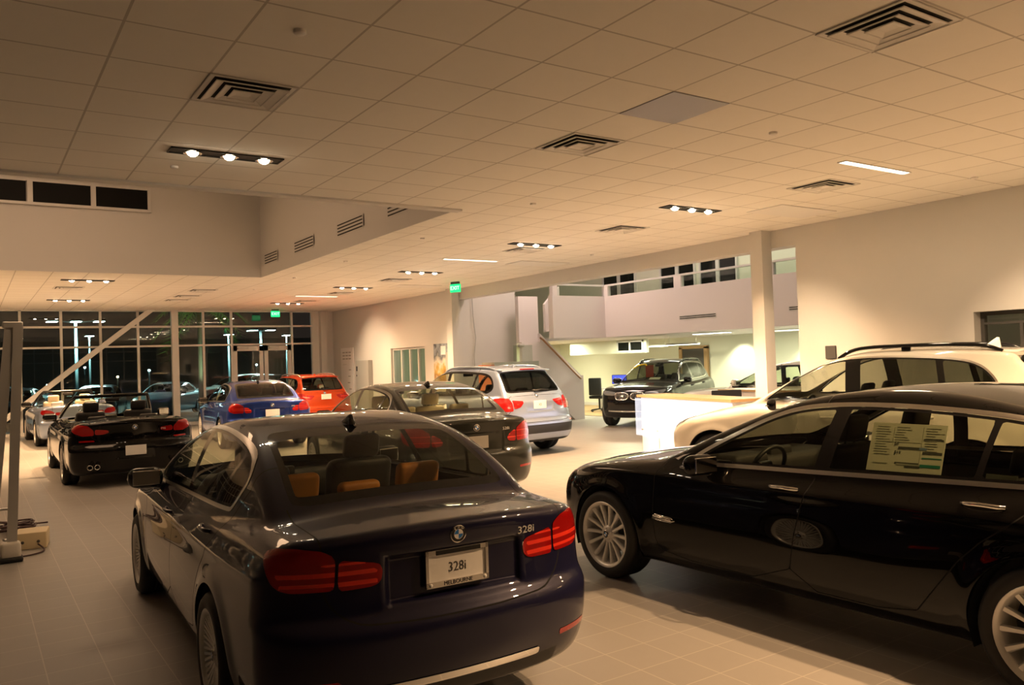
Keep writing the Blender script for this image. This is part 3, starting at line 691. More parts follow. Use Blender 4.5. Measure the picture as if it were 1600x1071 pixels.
def spoiler(pm, brake=True):
    def f(root, F, c, S):
        b = MB(); z = 1.575*S[2]; y = -1.83*S[1]; w = .57*S[0]
        vs = []; k = 17
        for i in range(k):
            x = -w+2*w*i/(k-1); cv = .07*(x/S[0])**2; zz = z-.07*(x/S[0])**2*S[2]
            vs += [(x, y+.26+cv*.5, zz+.045),(x, y-.09+cv, zz+.022),(x, y-.10+cv, zz+.002),(x, y+.10+cv, zz-.012)]
        b.add(vs, [(4*i+j, 4*i+4+j, 4*i+4+(j+1)%4, 4*i+(j+1)%4) for i in range(k-1) for j in range(4)]+[(0,1,2,3),(4*k-1,4*k-2,4*k-3,4*k-4)])
        b.build('roof_spoiler', pm, root, 'auto')
        if brake:
            b = MB(); b.rbox((0,y-.092,z+.012), (.17,.012,.011), .008, n=2); b.build('brake_light', M_TAIL, root)
        b = MB(); zt = 1.185*S[2]; yt = float(c['yrw'](1.185))*S[1]-.02
        b.lathe([(0,-.02),(.025,-.02),(.03,.03)], 12, 0, 'y', (0,yt,zt)); b.tube([(0,yt-.02,zt),(.15,yt-.012,zt+.02),(.34,yt-.0,zt+.01)], [.016,.011,.007]); b.build('rear_wiper', M_BLACK, root, True)
    return f
def many(*fs):
    def f(*a):
        for q in fs: q(*a)
    return f
def suv(**k):
    d = dict(base=SUV, dlo=DLO_SUV, bpil=((-.36,1.09),(-.30,1.57)), qpil=((-1.15,1.1),(-1.24,1.57)), qw=.03, ws=(1.145,1.56), rw=RW_SUV, rwc=.02, rfw=.03, doors=DOORS_SUV,
             lids=[([(-.6,1.12),(.622,1.10),(.625,.85),(.70,.80),(.72,.70),(.66,.64),(.4,.625),(-.6,.62)], 1.12)], hood=[(-.6,1.0),(.64,.98),(.74,.9),(.70,1.5),(.62,2.0),(-.6,2.08)],
             cat='car', h=.03, glass=M_GLASS, rearglass=M_GLASSDARK, seat=BLKL, sill=.30, lamps=LAMPS_SUV, lampnames=['tail_lamp','lid_lamp'], bars=[('b',.90,.915,.5,1.05),('b',.95,.965,.48,1.05)],
             benchz=1.05, benchy=-1.05, dashz=1.0, tubz=.95, tub=(-2.0,1.0), handles=[(-.02,.97),(-1.02,1.0)], mir=(.97,.62,1.12), rows=(.12,))
    d.update(k); return d
SILV = paint('silver_paint', (.34,.41,.56), .6, .32)
SX3 = suv(name='crossover', label='silver crossover with roof rails and dark rear glass, standing before the stair', pos=(8.55,14.4,0), yaw=4., paint=SILV, R=.36, rr=.245, track=1.62, ns=5, style='five', archclad=None,
    recess=(.92,.30,.085,-2.33,.06), plate=(.935,-2.275,'X3',None), platex=.0, emb=1.105, embr=.042, bands=[('bumper_band',.415,.575,-1,1.9),('reflector',.60,.64,.76,1.05)], trimmat=M_GLOSSBLACK, extra=many(rails(SILV,.03), spoiler(SILV)), fin=(-1.45,.06,SILV))
ORG = paint('orange_paint', (.50,.055,.010), .3)
SX1 = suv(name='crossover', label='orange crossover with roof rails, by the poster on the far wall', pos=(8.45,24.55,0), yaw=1., sc=(.956,.982,.93), h=.036, paint=ORG, R=.33, rr=.225, track=1.5, ns=5, style='five',
    rearglass=M_GLASSMID, recess=None, plate=(.90,-2.262,'',None), emb=1.01, bands=[('bumper_band',.33,.42,-1,1.9)], trimmat=M_GLOSSBLACK, extra=many(rails(M_SATIN,.045), spoiler(ORG)), fin=(-1.35,.04,ORG))
WHT = paint('white_paint', (.78,.74,.66), .001, .3)
SX5 = suv(name='large_crossover', label='white crossover with black roof rails, standing beside the wall behind the long black car', pos=(9.2,6.05,0), yaw=14., bpil=((-.24,1.09),(-.20,1.57)), qpil=((-1.16,1.1),(-1.08,1.57)), dlo=DLO_X5, doors=[], mod=dict(top=[(2.3,.66),(2.18,.76),(2.0,.85),(1.6,.96),(1.1,1.05),(.85,1.09),(.2,1.08),(-.8,1.10),(-1.5,1.13),(-2.1,1.15),(-2.5,1.15)]), sc=(1.026,1.044,1.06), paint=WHT, R=.37, rr=.255, track=1.66, ns=10, style='pair', steer=0, h=.027,
    sideglass=M_GLASSMID, bw=.085, qw=.035, rearglass=M_GLASSDARK, trimmat=M_SATIN, trim=.02, flamps=[('headlamp',[(.60,.72),(.60,.80),(.85,.86),(1.15,.89),(1.27,.885),(1.2,.82),(.9,.74)])], front=[('kidney_grille',[(.05,.74),(.05,.95),(.28,.96),(.33,.92),(.30,.76)])],
    mircol=M_GLOSSBLACK, extra=many(rails(M_GLOSSBLACK,.06), spoiler(WHT)), fin=(-1.52,.115,WHT))
def kidney(root, F, c, S):
    """bright rims and upright bars of the twin grille, carried on the nose"""
    for s in (-1, 1):
        poly = chaikin(np.array([(.03,.71),(.03,.925),(.34,.935),(.395,.88),(.37,.73),(.32,.705)])*np.array([S[0],S[2]]), 2); pts = []
        for (x, z) in poly: pts.append(project(F, np.array([[s*x, 2.3*S[1], z]])/S, 10)[0]*S)
        b = MB(); b.tube(pts, .013, 0, 6, True)
        for k in range(1, 8):
            x = (.03+.36*k/8)*S[0]; P_ = [project(F, np.array([[s*x, 2.3*S[1], z*S[2]]])/S, 10)[0]*S for z in (.72,.82,.92)]; b.tube(P_, .0065, 0, 5)
        b.build('grille_frame', M_CHROME, root, True)
def skid(root, F, c, S):
    b = MB(); b.tube([project(F, np.array([[x, 2.25*S[1], .40]])/S, 10)[0]*S for x in np.linspace(-.62, .62, 11)], .018, 0, 6); b.build('skid_strip', M_SATIN, root, True)
BLK2 = paint('black_paint_2', (.006,.005,.0045), .0)
SXF = suv(name='crossover', label='black crossover facing out with a red tag and a yellow mark on its windshield', pos=(15.35,15.85,0), yaw=116., paint=BLK2, R=.37, rr=.25, track=1.64, ns=5, style='five', rimmat=M_RIM, h=.03, recess=None,
    flamps=[('headlamp',[(.42,.80),(.42,.88),(.7,.91),(1.0,.93),(1.15,.935),(1.05,.87),(.8,.81)])], front=[('kidney_grille',[(.03,.71),(.03,.925),(.34,.935),(.395,.88),(.37,.73),(.32,.705)]),('lower_intake',[(-.3,.36),(.55,.36),(.62,.45),(.58,.52),(-.3,.52)])], glass=glass('shaded_glass', (.48,.50,.42), .8), sideglass=M_GLASSMID, rearglass=M_GLASSMID,
    extra=many(rails(M_GLOSSBLACK,.03), kidney, skid), embr=.04)
SW11 = suv(name='small_crossover', label='white car with a yellow mark on its windshield, mostly hidden behind the white column', pos=(14.68,11.5,0), yaw=21., sc=(.956,.982,.93), paint=WHT, R=.33, rr=.225, track=1.5, ns=5, style='five', h=.036, recess=None, trimmat=M_GLOSSBLACK, rearglass=M_GLASS)
def conv_top(pm, seatm):
    def f(root, F, c, S):
        rows = []; B = SED; z0, z1 = .99, 1.375
        for z in np.linspace(z0, z1, 8):
            w = float(c['gW'](z))-.06; rows.append([((x)*S[0], (float(c['yw'](z))-B['cw']*x*x)*S[1], z*S[2]) for x in np.linspace(-w, w, 15)])
        V = [p for r in rows for p in r]; b = MB(); b.add(V, [(i*15+j, i*15+j+1, i*15+16+j, i*15+15+j) for i in range(7) for j in range(14)]); b.build('windshield', M_GLASS, root, True)
        b = MB(); edge = [r[0] for r in rows]+rows[-1][1:-1]+[r[-1] for r in rows[::-1]]
        b.tube(edge, .032, 0, 8); b.build('windshield_frame', pm, root, True)
        b = MB(); b.rbox((0, rows[-1][7][1]-.07, z1*S[2]-.07), (.12,.02,.035), .018, n=3); b.tube([(0,rows[-1][7][1]-.06,z1*S[2]-.05),(0,rows[-1][7][1],z1*S[2])], .01); b.build('rear_view_mirror', M_BLACK, root, True)
    return f
BLKM = paint('black_paint_3', (.0035,.003,.003), 0.)
CK = [(-.6,.86),(.60,.78),(.66,.6),(.69,-.2),(.67,-.95),(.58,-1.18),(-.6,-1.22)]
SM6 = sedan(name='convertible', label='open black convertible with dark seats and paired round exhausts, before the glass front', pos=(2.18,16.44,0), yaw=-.5, sc=(1.05,1.03,.99), conv=True, cockpit=CK, h=.026, paint=BLKM, R=.335, rr=.25, track=1.66, ns=10, style='pair', recess=(.56,.26,.09,-2.50,.03), hood=None,
    lamps=[('tail_lamp',[(.60,.825),(.60,.90),(.70,.98),(.95,1.0),(1.10,.985),(1.1,.93),(.95,.86),(.8,.82)]), ('lid_lamp',[(.36,.865),(.38,.90),(.585,.92),(.585,.835),(.45,.835)])], lampnames=['tail_lamp','lid_lamp'], bands=[('reflector',.72,.745,.62,.92)],
    doors=[[(-.35,.28),(.86,.28),(.93,.42),(.90,.95),(.8,1.4),(-.5,1.4),(-.52,1.0),(-.42,.7)]], handles=[(-.25,.875)], mir=(.97,.62,1.0), plate=(.56,-2.548,'',None), emb=.915, badges=[('M6',.42,.865,.045)], benchz=.90, bench=True, heads=2, trim=0,
    lids=[([(-.6,1.2),(.60,1.2),(.592,.83),(.55,.76),(.40,.73),(-.6,.73)], 1.08)])
SZ4 = sedan(name='convertible', label='open silver convertible with pale seats, farthest left by the glass front', pos=(2.22,25.0,0), yaw=1.5, sc=(1.0,.94,.97), conv=True, cockpit=CK, h=.036, paint=SILV, R=.325, rr=.235, track=1.58, ns=5, style='five', recess=None, hood=None, seat=CREAM,
    lamps=[('tail_lamp',[(.60,.80),(.60,.88),(.70,.94),(.95,.955),(1.10,.94),(1.1,.88),(.95,.82),(.8,.80)]), ('lid_lamp',[(.40,.81),(.40,.88),(.585,.89),(.585,.81)])], lampnames=['tail_lamp','lid_lamp'],
    doors=[[(-.35,.28),(.86,.28),(.93,.42),(.90,.95),(.8,1.4),(-.5,1.4),(-.52,1.0),(-.42,.7)]], handles=[(-.25,.875)], mir=(.93,.62,1.0), mircol=M_GLOSSBLACK, emb=.88, benchz=.95, heads=2, trim=0, lids=[([(-.6,1.2),(.60,1.2),(.592,.80),(.5,.70),(-.6,.69)], 1.08)])
def pipes(root, F, c, S):
    for s in (-1, 1):
        for k in (-.05, .05):
            b = MB(); x = s*.60+k; b.lathe([(.030,.0),(.038,-.012),(.040,-.006),(.040,.12)], 20, 0, 'y', (x,-2.56,.34)); o = b.build('exhaust_tip', M_CHROME, root, True)
            b = MB(); b.lathe([(0,.03),(.033,.028)], 16, 0, 'y', (x,-2.56,.34)); b.build('bore', M_GAP, o)
SM6['extra'] = many(conv_top(BLKM, BLKL), pipes); SZ4['extra'] = conv_top(M_GLOSSBLACK, CREAM)
# ------------------------------------------------------------------ room
H, C = 1.7675, 3.735
XW, YG = 10.95, 28.0
def tiles(name, c1, gc, sx, sy, ox, oy, gw, rough, var=.04, bump=0., spec=.5):
    """square tiles laid in x and y with thin joints, slight tone change from tile to tile"""
    m = bpy.data.materials.new(name); m.use_nodes = True; nt = m.node_tree; b = nt.nodes['Principled BSDF']; L = nt.links.new
    b.inputs['Roughness'].default_value = rough; b.inputs['Specular IOR Level'].default_value = spec
    g = nt.nodes.new('ShaderNodeNewGeometry'); sp = nt.nodes.new('ShaderNodeSeparateXYZ'); L(g.outputs['Position'], sp.inputs[0])
    def mth(op, a, bb=None):
        n = nt.nodes.new('ShaderNodeMath'); n.operation = op
        for i, v in enumerate((a, bb)):
            if v is None: continue
            if isinstance(v, (int, float)): n.inputs[i].default_value = v
            else: L(v, n.inputs[i])
        return n.outputs[0]
    ms, cs = [], []
    for ax, s, o in (('X', sx, ox), ('Y', sy, oy)):
        t = mth('DIVIDE', mth('SUBTRACT', sp.outputs[ax], o), s); fr = mth('FRACT', t); cs.append(mth('FLOOR', t))
        d = mth('MINIMUM', fr, mth('SUBTRACT', 1., fr)); ms.append(mth('LESS_THAN', d, gw/s/2))
    line = mth('MAXIMUM', *ms)
    cb = nt.nodes.new('ShaderNodeCombineXYZ'); L(cs[0], cb.inputs[0]); L(cs[1], cb.inputs[1])
    wn = nt.nodes.new('ShaderNodeTexWhiteNoise'); wn.noise_dimensions = '2D'; L(cb.outputs[0], wn.inputs['Vector'])
    no = nt.nodes.new('ShaderNodeTexNoise'); no.inputs['Scale'].default_value = 9.; no.inputs['Detail'].default_value = 5.; L(g.outputs['Position'], no.inputs['Vector'])
    v = mth('ADD', 1-var, mth('MULTIPLY', mth('ADD', wn.outputs['Value'], no.outputs['Fac']), var))
    mc = nt.nodes.new('ShaderNodeVectorMath'); mc.operation = 'SCALE'; mc.inputs[0].default_value = c1; L(v, mc.inputs['Scale'])
    mx = nt.nodes.new('ShaderNodeMix'); mx.data_type = 'RGBA'; L(line, mx.inputs[0]); L(mc.outputs[0], mx.inputs[6]); mx.inputs[7].default_value = (*gc, 1)
    L(mx.outputs[2], b.inputs['Base Color'])
    if bump:
        bp = nt.nodes.new('ShaderNodeBump'); bp.inputs['Strength'].default_value = bump; bp.inputs['Distance'].default_value = .004; L(mth('SUBTRACT', 1., line), bp.inputs['Height']); L(bp.outputs[0], b.inputs['Normal'])
    return m
def plaster(name, c, rough=.7):
    m = mat(name, c, rough); nt = m.node_tree; b = nt.nodes['Principled BSDF']
    n = nt.nodes.new('ShaderNodeTexNoise'); n.inputs['Scale'].default_value = 1.3; n.inputs['Detail'].default_value = 3.
    r = nt.nodes.new('ShaderNodeMix'); r.data_type = 'RGBA'; r.inputs[6].default_value = (*[v*.965 for v in c], 1); r.inputs[7].default_value = (*c, 1)
    nt.links.new(n.outputs['Fac'], r.inputs[0]); nt.links.new(r.outputs[2], b.inputs['Base Color'])
    return m
M_FLOOR = tiles('floor_tile', (.30,.285,.265), (.43,.40,.36), .3065, .3065, 3.112, 3.759, .006, .42, .05, .3, .35)
M_CEIL = tiles('ceiling_tile', (.84,.815,.76), (.54,.51,.47), .6096, .6096, 3.80, 3.07, .016, .9, .03, .6, .1)
M_WALL = plaster('wall_paint', (.63,.62,.60)); M_WALL2 = plaster('mezzanine_paint', (.72,.68,.68)); M_FRAME = mat('white_aluminium', (.66,.65,.63), .4)
M_DARKWIN = mat('night_pane', (.006,.007,.007), .05); M_NIGHT = mat('dull_night_pane', (.008,.008,.008), .5, spec=.1); M_VENT = mat('vent_white', (.78,.76,.73), .5); M_VENTDARK = mat('vent_dark', (.02,.018,.015), .8)
M_WOOD = mat('light_oak', (.42,.27,.13), .4); M_GREY = mat('panel_grey', (.36,.36,.34), .5); M_PANE = glass('pane', (.86,.90,.86)); M_RAIL = mat('oak_rail', (.36,.2,.10), .4)
M_ALU = mat('aluminium', (.55,.54,.52), .35, .6); M_GREENWALL = plaster('office_paint', (.74,.76,.64))
def q(name, lo, hi, m, kind='structure', parent=None):
    o = MB().box(lo, hi).build(name, m, parent)
    if kind: o['kind'] = kind
    return o
q('floor', (-6,-5,-.3), (22,YG+.3,0), M_FLOOR)
CX0, CX1, CY0, CY1, CZ = -6., 5.3, 9.0, 17.55, 6.1
b = MB()
for lo, hi in (((-6,-5),(XW+.3,CY0)), ((CX1,CY0),(XW+.3,CY1)), ((-6,CY1),(XW+.3,YG+.3))): b.box((*lo,C), (*hi,C+.25))
struct(b.build('ceiling', M_CEIL))
b = MB(); b.box((-6,CY1,C+.25), (CX1,CY1+.2,CZ)); b.box((CX1,CY0,C+.25), (CX1+.2,CY1,CZ)); b.box((-6,CY0-.2,C+.25), (CX1+.2,CY0,CZ)); struct(b.build('wall_coffer', M_WALL))
q('ceiling_coffer', (-6.2,CY0-.2,CZ), (CX1+.2,CY1+.2,CZ+.2), M_WALL)
b = MB(); b.box((-6,CY0-.02,C-.025),(CX1+.02,CY0+.12,C)); struct(b.build('trim_1', M_WALL))
b = MB(); b.box((-6,CY1-.02,C),(CX1-.02,CY1,C+.26)); b.box((CX1-.02,CY0+.12,C),(CX1,CY1,C+.26)); struct(b.build('trim_2', M_WALL))
# clerestory strip
b = MB(); xs = [-1.1,-.1,.92,1.06+.93,3.06]
b.box((-1.2,CY1-.06,4.98),(3.1,CY1,5.03)); b.box((-1.2,CY1-.06,5.42),(3.1,CY1,5.46))
for x in (-1.2,-.12,.96,2.02,3.04): b.box((x,CY1-.06,5.03),(x+.09 if x < 3 else x+.06,CY1,5.42))
w = struct(b.build('window_1', M_FRAME))
for k, x in enumerate((-1.1,-.03,1.05,2.11)): q('pane', (x,CY1-.035,5.03), (x+(.97 if k < 3 else .93),CY1-.03,5.42), M_NIGHT, 'structure', w)
# side walls
q('wall_left', (-6.3,-5,C), (-6,YG+.3,CZ), M_WALL); q('wall_behind', (XW,-5.3,-.1), (22,-5,C+.3), M_WALL)
for nm, ax in (('window_9',0),('window_10',1)):      # the other glazed fronts of the hall, seen only as reflections
    b = MB(); n_ = 30 if ax == 0 else 16
    P_ = (lambda u0,u1,z0,z1,d: ((-6.03-d,u0,z0),(-5.97+d,u1,z1))) if ax == 0 else (lambda u0,u1,z0,z1,d: ((u0,-5.03-d,z0),(u1,-4.97+d,z1)))
    a0, a1 = (-5.,YG) if ax == 0 else (-6.,XW)
    for k in range(n_+1): u_ = a0+(a1-a0)*k/n_; b.box(*P_(u_-.035,u_+.035,0,C,.02))
    for z in (.05,2.6,3.22,C-.03): b.box(*P_(a0,a1,z-.03,z+.03,.02))
    w = struct(b.build(nm, M_FRAME)); q('pane', *P_(a0,a1,.05,C,-.025), M_DARKWIN, 'structure', w)
# right wall with its window
b = MB(); YE = 8.15
b.box((XW,-5,0),(XW+.3,3.9,C)); b.box((XW,5.45,0),(XW+.3,YE,C)); b.box((XW,3.9,2.19),(XW+.3,5.45,C)); b.box((XW,3.9,0),(XW+.3,5.45,.9)); struct(b.build('wall_right', M_WALL))
b = MB()
for lo, hi in (((XW+.17,3.9,.9),(XW+.25,5.45,.95)),((XW+.17,3.9,2.14),(XW+.25,5.45,2.19)),((XW+.17,3.9,.95),(XW+.25,3.95,2.14)),((XW+.17,5.40,.95),(XW+.25,5.45,2.14)),((XW+.17,4.93,.95),(XW+.23,4.97,2.02)),((XW+.17,3.95,2.02),(XW+.23,5.40,2.05))): b.box(lo, hi)
w = struct(b.build('window_2', M_DARKGREY)); q('pane', (XW+.20,3.95,.95), (XW+.21,5.40,2.14), M_PANE, 'structure', w)
q('wall_office', (12.4,2.,0), (12.5,7.,2.8), M_GREY)
# header over the opening, far right-hand wall, column
q('beam', (XW,YE,3.45), (XW+.3,19.0,C), M_WALL)
b = MB(); b.box((XW,19.0,0),(XW+.3,20.87,C)); b.box((XW,23.14,0),(XW+.3,YG+.3,C)); b.box((XW,20.87,2.25),(XW+.3,23.14,C)); b.box((XW,20.87,0),(XW+.3,23.14,.6)); struct(b.build('wall_far', M_WALL))
q('column', (10.72,8.62,0), (10.96,8.86,C), M_WALL); q('column_2', (10.70,18.78,0), (10.92,19.08,C), M_WALL)
b = MB()
for y in (20.87,21.38,21.93,22.5,23.08): b.box((XW+.06,y,.6),(XW+.14,y+.06,2.25))
b.box((XW+.06,20.87,2.19),(XW+.14,23.14,2.25)); b.box((XW+.06,20.87,.6),(XW+.14,23.14,.66)); w = struct(b.build('window_3', M_FRAME))
q('pane', (XW+.095,20.93,.66), (XW+.105,23.08,2.19), M_PANE, 'structure', w)
q('wall_corridor', (12.6,20.2,0), (12.7,24.,2.8), M_GREENWALL); q('wall_corridor_side', (XW+.3,24.0,0), (12.7,24.1,2.8), M_GREENWALL)
# glass front
MX = [-6.0,-4.9,-3.85,-2.8,-1.75,-.8,.2,1.27,2.34,3.41,4.48,5.56,6.47,7.38,9.45,10.2]
b = MB()
for x in MX: b.box((x-.035,YG-.06,0),(x+.035,YG+.06,C))
b.box((-6,YG-.05,0),(XW,YG+.05,.10)); b.box((-6,YG-.05,3.19),(XW,YG+.05,3.25)); b.box((-6,YG-.05,2.57),(XW,YG+.05,2.63)); b.box((-6,YG-.06,C-.03),(XW,YG+.06,C)); b.box((10.2,YG-.08,0),(XW,YG+.08,C))
wf = struct(b.build('window_4', M_FRAME))
for k in range(len(MX)-2):
    a, d = MX[k]+.035, MX[k+1]-.035
    for z0, z1 in ((.10,2.57),(2.63,3.19),(3.25,C-.03)):
        if MX[k] == 7.38 and z0 < 1: continue
        q('pane', (a,YG-.004,z0), (d,YG+.004,z1), M_PANE, 'structure', wf)
q('column_3', (5.46,YG-.20,0), (5.66,YG+.0,C), M_FRAME); q('column_4', (10.42,YG-.3,0), (10.62,YG-.06,C), M_WALL)
b = MB(); dx = np.array([4.86-1.30, 0, 3.74-.88]); dx /= np.linalg.norm(dx); nv = np.array([-dx[2],0,dx[0]])*.075
p0, p1 = np.array([.0,YG-.42,-.15+.0]), np.array([4.87,YG-.42,3.78]); p0 = p1-dx*(p1[2]/dx[2]-.0)
V = []
for y in (YG-.49,YG-.34):
    for p in (p0-nv, p0+nv, p1+nv, p1-nv): V.append((p[0], y, p[2]))
b.add(V, [(3,2,1,0),(4,5,6,7),(0,1,5,4),(1,2,6,5),(2,3,7,6),(3,0,4,7)]); struct(b.build('beam_brace', M_FRAME))
for k, (x0, x1) in enumerate(((7.42,8.43),(8.47,9.41))):
    b = MB()
    for lo, hi in (((x0,YG-.03,.02),(x0+.13,YG+.03,2.55)),((x1-.13,YG-.03,.02),(x1,YG+.03,2.55)),((x0,YG-.03,2.38),(x1,YG+.03,2.55)),((x0,YG-.03,.02),(x1,YG+.03,.28))): b.box(lo, hi)
    d = struct(b.build('door_%d'%(k+1), M_FRAME)); q('pane', (x0+.13,YG-.004,.28), (x1-.13,YG+.004,2.38), M_PANE, 'structure', d)
    hb = MB(); hx = x1-.2 if k == 0 else x0+.2; hb.tube([(hx,YG-.03,1.25),(hx,YG-.09,1.22),(hx,YG-.09,.75),(hx,YG-.03,.72)], .014); struct(hb.build('door_pull', M_ALU, d, True))
    hb = MB(); hb.box((x0+.15,YG-.11,2.45),(x0+.5,YG-.03,2.51)); struct(hb.build('door_closer', M_ALU, d))
# mezzanine, office bay below it
ZM0, ZM1 = 2.30, 3.42
q('wall_mezzanine', (14.5,2.,ZM0), (14.7,17.1,ZM1), M_WALL2); q('wall_mezzanine_return', (12.72,17.0,ZM0), (14.7,17.2,ZM1), M_WALL2)
q('ceiling_office', (14.7,2.,ZM0), (21.,26.,ZM0+.1), M_WALL2)
q('wall_upper', (17.,2.,ZM0+.1), (17.2,26.,6.3), M_GREENWALL); q('ceiling_mezzanine', (XW,2.,6.2), (21.,26.,6.4), M_WALL)
q('wall_bay_end', (XW+.3,2.,0), (21.,2.2,6.3), M_WALL); q('wall_bay_far', (XW+.3,25.,0), (21.,25.2,6.3), M_GREENWALL); q('wall_upper_near', (XW,2.,C), (XW+.3,26.,6.3), M_WALL)
q('wall_office_back', (19.,2.,0), (19.2,25.,ZM0), M_GREENWALL); q('baseboard_office', (18.98,2.,0), (19.0,25.,.12), M_WALL)
q('wall_stair', (XW+.3,19.02,0), (12.9,19.15,6.2), M_WALL); q('landing_wall', (12.62,18.45,2.25), (13.28,18.6,3.52), M_WALL2)
q('floor_office', (15.6,18.6,.002), (19.,25.,.012), M_WOOD)
q('wall_partition', (17.3,18.4,1.86), (17.4,22.2,ZM0-.02), M_GREENWALL)
b = MB(); 
for y in (18.52,19.10,19.68): b.box((17.26,y,1.93),(17.32,y+.05,2.25))
b.box((17.26,18.52,1.89),(17.32,19.73,1.94)); b.box((17.26,18.52,2.2),(17.32,19.73,2.25)); w = struct(b.build('window_5', M_FRAME))
q('pane', (17.285,18.57,1.94), (17.29,19.10,2.2), M_DARKWIN, 'structure', w); q('pane', (17.285,19.15,1.94), (17.29,19.68,2.2), M_DARKWIN, 'structure', w)
b = MB(); b.box((18.9,17.42,0),(18.99,17.56,1.98)); b.box((18.9,18.5,0),(18.99,18.62,1.98)); b.box((18.9,17.42,1.93),(18.99,18.62,2.02)); d = struct(b.build('door_3', M_WOOD)); q('panel', (18.94,17.56,0), (18.98,18.5,1.93), M_DARKGREY, 'structure', d)
# upper windows behind the balcony
for k, (y0, y1) in enumerate(((18.45,19.9),(16.0,17.3),(14.5,15.75))):
    b = MB(); z0, z1 = 3.35, 4.52
    for lo, hi in (((16.93,y0,z0-.05),(17.,y1,z0)),((16.93,y0,z1),(17.,y1,z1+.05)),((16.93,y0-.05,z0-.05),(17.,y0,z1+.05)),((16.93,y1,z0-.05),(17.,y1+.05,z1+.05)),((16.93,(y0+y1)/2-.06,z0),(17.,(y0+y1)/2+.06,z1))): b.box(lo, hi)
    w = struct(b.build('window_%d'%(6+k), M_FRAME))
    q('pane', (16.97,y0,z0), (16.98,(y0+y1)/2-.06,z1), M_DARKWIN, 'structure', w); q('pane', (16.97,(y0+y1)/2+.06,z0), (16.98,y1,z1), M_DARKWIN, 'structure', w)
# ------------------------------------------------------------------ stair and balcony rail
t = thing('stair_guard', 'white solid guard of the stair with a slim wooden handrail, rising to the landing', 'stair', (13.9,18.4,0))
o3 = np.array([13.9,18.4,0])
b = MB(); b.prism([(12.62,2.25),(13.24,2.25),(13.24,2.48),(14.66,1.26),(14.74,1.26),(14.74,0),(14.4,0),(12.62,1.5)], 18.34, 18.46, 'y'); b.v = [tuple(np.array(p)-o3) for p in b.v]; b.build('guard_panel', M_WALL2, t)
b = MB(); b.tube([np.array(p)-o3 for p in ((13.2,18.28,2.36),(13.3,18.28,2.30),(14.55,18.28,1.20),(14.60,18.28,1.16))], .028); b.build('handrail', M_RAIL, t, True)
b = MB()
for k in range(9):
    x = 13.0+.19*k; z = 1.75-.19*k; b.box(np.array((x,18.47,max(z-.25,0)))-o3, np.array((x+.24,19.0,z))-o3)
b.build('treads', M_WALL2, t)
t = thing('stair_guard', 'white sloping guard of the short upper flight, between the landing block and the balcony', 'stair', (13.5,17.6,2.25))
o3 = np.array([13.5,17.6,2.25]); b = MB(); b.prism([(13.02,2.5),(13.02,3.25),(13.52,3.75),(13.52,2.55)], 17.75, 17.85, 'y'); b.v = [tuple(np.array(p)-o3) for p in b.v]; b.build('guard_panel', M_WALL2, t)
t = thing('balcony_railing', 'white balcony rail with clear panes along the upper floor', 'railing', (14.6,10.,ZM1)); o3 = np.array([14.6,10.,ZM1])
b = MB(); b.box(np.array((14.56,2.2,3.70))-o3, np.array((14.66,17.15,3.745))-o3); b.box(np.array((12.75,17.06,3.70))-o3, np.array((14.66,17.14,3.745))-o3); b.build('top_rail', M_FRAME, t)
ys = [17.05,14.3,11.55,9.6,6.8,4.0]
for k, y in enumerate(ys): MB().box(np.array((14.55,y-.12,ZM1))-o3, np.array((14.66,y+.12,3.70))-o3).build('post', M_WALL2, t)
MB().box(np.array((12.75,17.02,ZM1))-o3, np.array((12.9,17.16,3.70))-o3).build('post', M_WALL2, t)
for k in range(len(ys)-1): MB().box(np.array((14.60,ys[k+1]+.12,ZM1+.01))-o3, np.array((14.612,ys[k]-.12,3.70))-o3).build('pane', M_PANE, t)
MB().box(np.array((12.9,17.09,ZM1+.01))-o3, np.array((14.5,17.102,3.70))-o3).build('pane', M_PANE, t)
# ------------------------------------------------------------------ ceiling fittings
M_LAMP = mat('lamp_glow', (1,.9,.75), emit=(1.,.80,.55), es=45.); M_TUBE = mat('tube_glow', (1,.95,.85), emit=(1.,.90,.72), es=2.2); M_FIX = mat('fixture_black', (.012,.010,.008), .5); M_REFL = mat('reflector', (.8,.76,.7), .18, 1.)
WARM = (1., .60, .30)
LG = []
def fixture(x, y, lab, lit=True, e=1.):
    t = thing('downlight_strip', lab, 'ceiling light', (x,y,C), 0, 'ceiling downlights')
    b = MB(); W_, D_ = .50, .10
    for lo, hi in (((-W_,-D_,-.012),(W_,-D_+.012,.02)),((-W_,D_-.012,-.012),(W_,D_,.02)),((-W_,-D_,-.012),(-W_+.012,D_,.02)),((W_-.012,-D_,-.012),(W_,D_,.02))): b.box(lo, hi)
    b.box((-W_,-D_,-.002),(W_,D_,.002)); b.build('housing', M_FIX, t)
    for k in (-1,0,1):
        r = MB(); r.lathe([(.03,-.006),(.055,-.008),(.078,-.022),(.082,-.020)], 20, 0, 'z', (k*.32+.02,0,0)); lb = r.build('lamp_ring', M_REFL, t, True)
        r = MB(); r.lathe([(0,-.046),(.022,-.043),(.042,-.030),(.052,-.008)], 16, 0, 'z', (k*.32+.02,0,0)); r.build('lamp', M_LAMP if lit else M_VENT, lb, True)
    return t
def spot(loc, to, power, size=1.95, blend=.75, r=.05, col=WARM):
    l = bpy.data.lights.new('downlight_beam','SPOT'); l.energy = power; l.spot_size = size; l.spot_blend = blend; l.shadow_soft_size = r; l.color = col
    o = bpy.data.objects.new('downlight_beam', l); COL.objects.link(o); o.location = loc
    from mathutils import Vector
    o.rotation_euler = (Vector(to)-Vector(loc)).to_track_quat('-Z','Y').to_euler(); return o
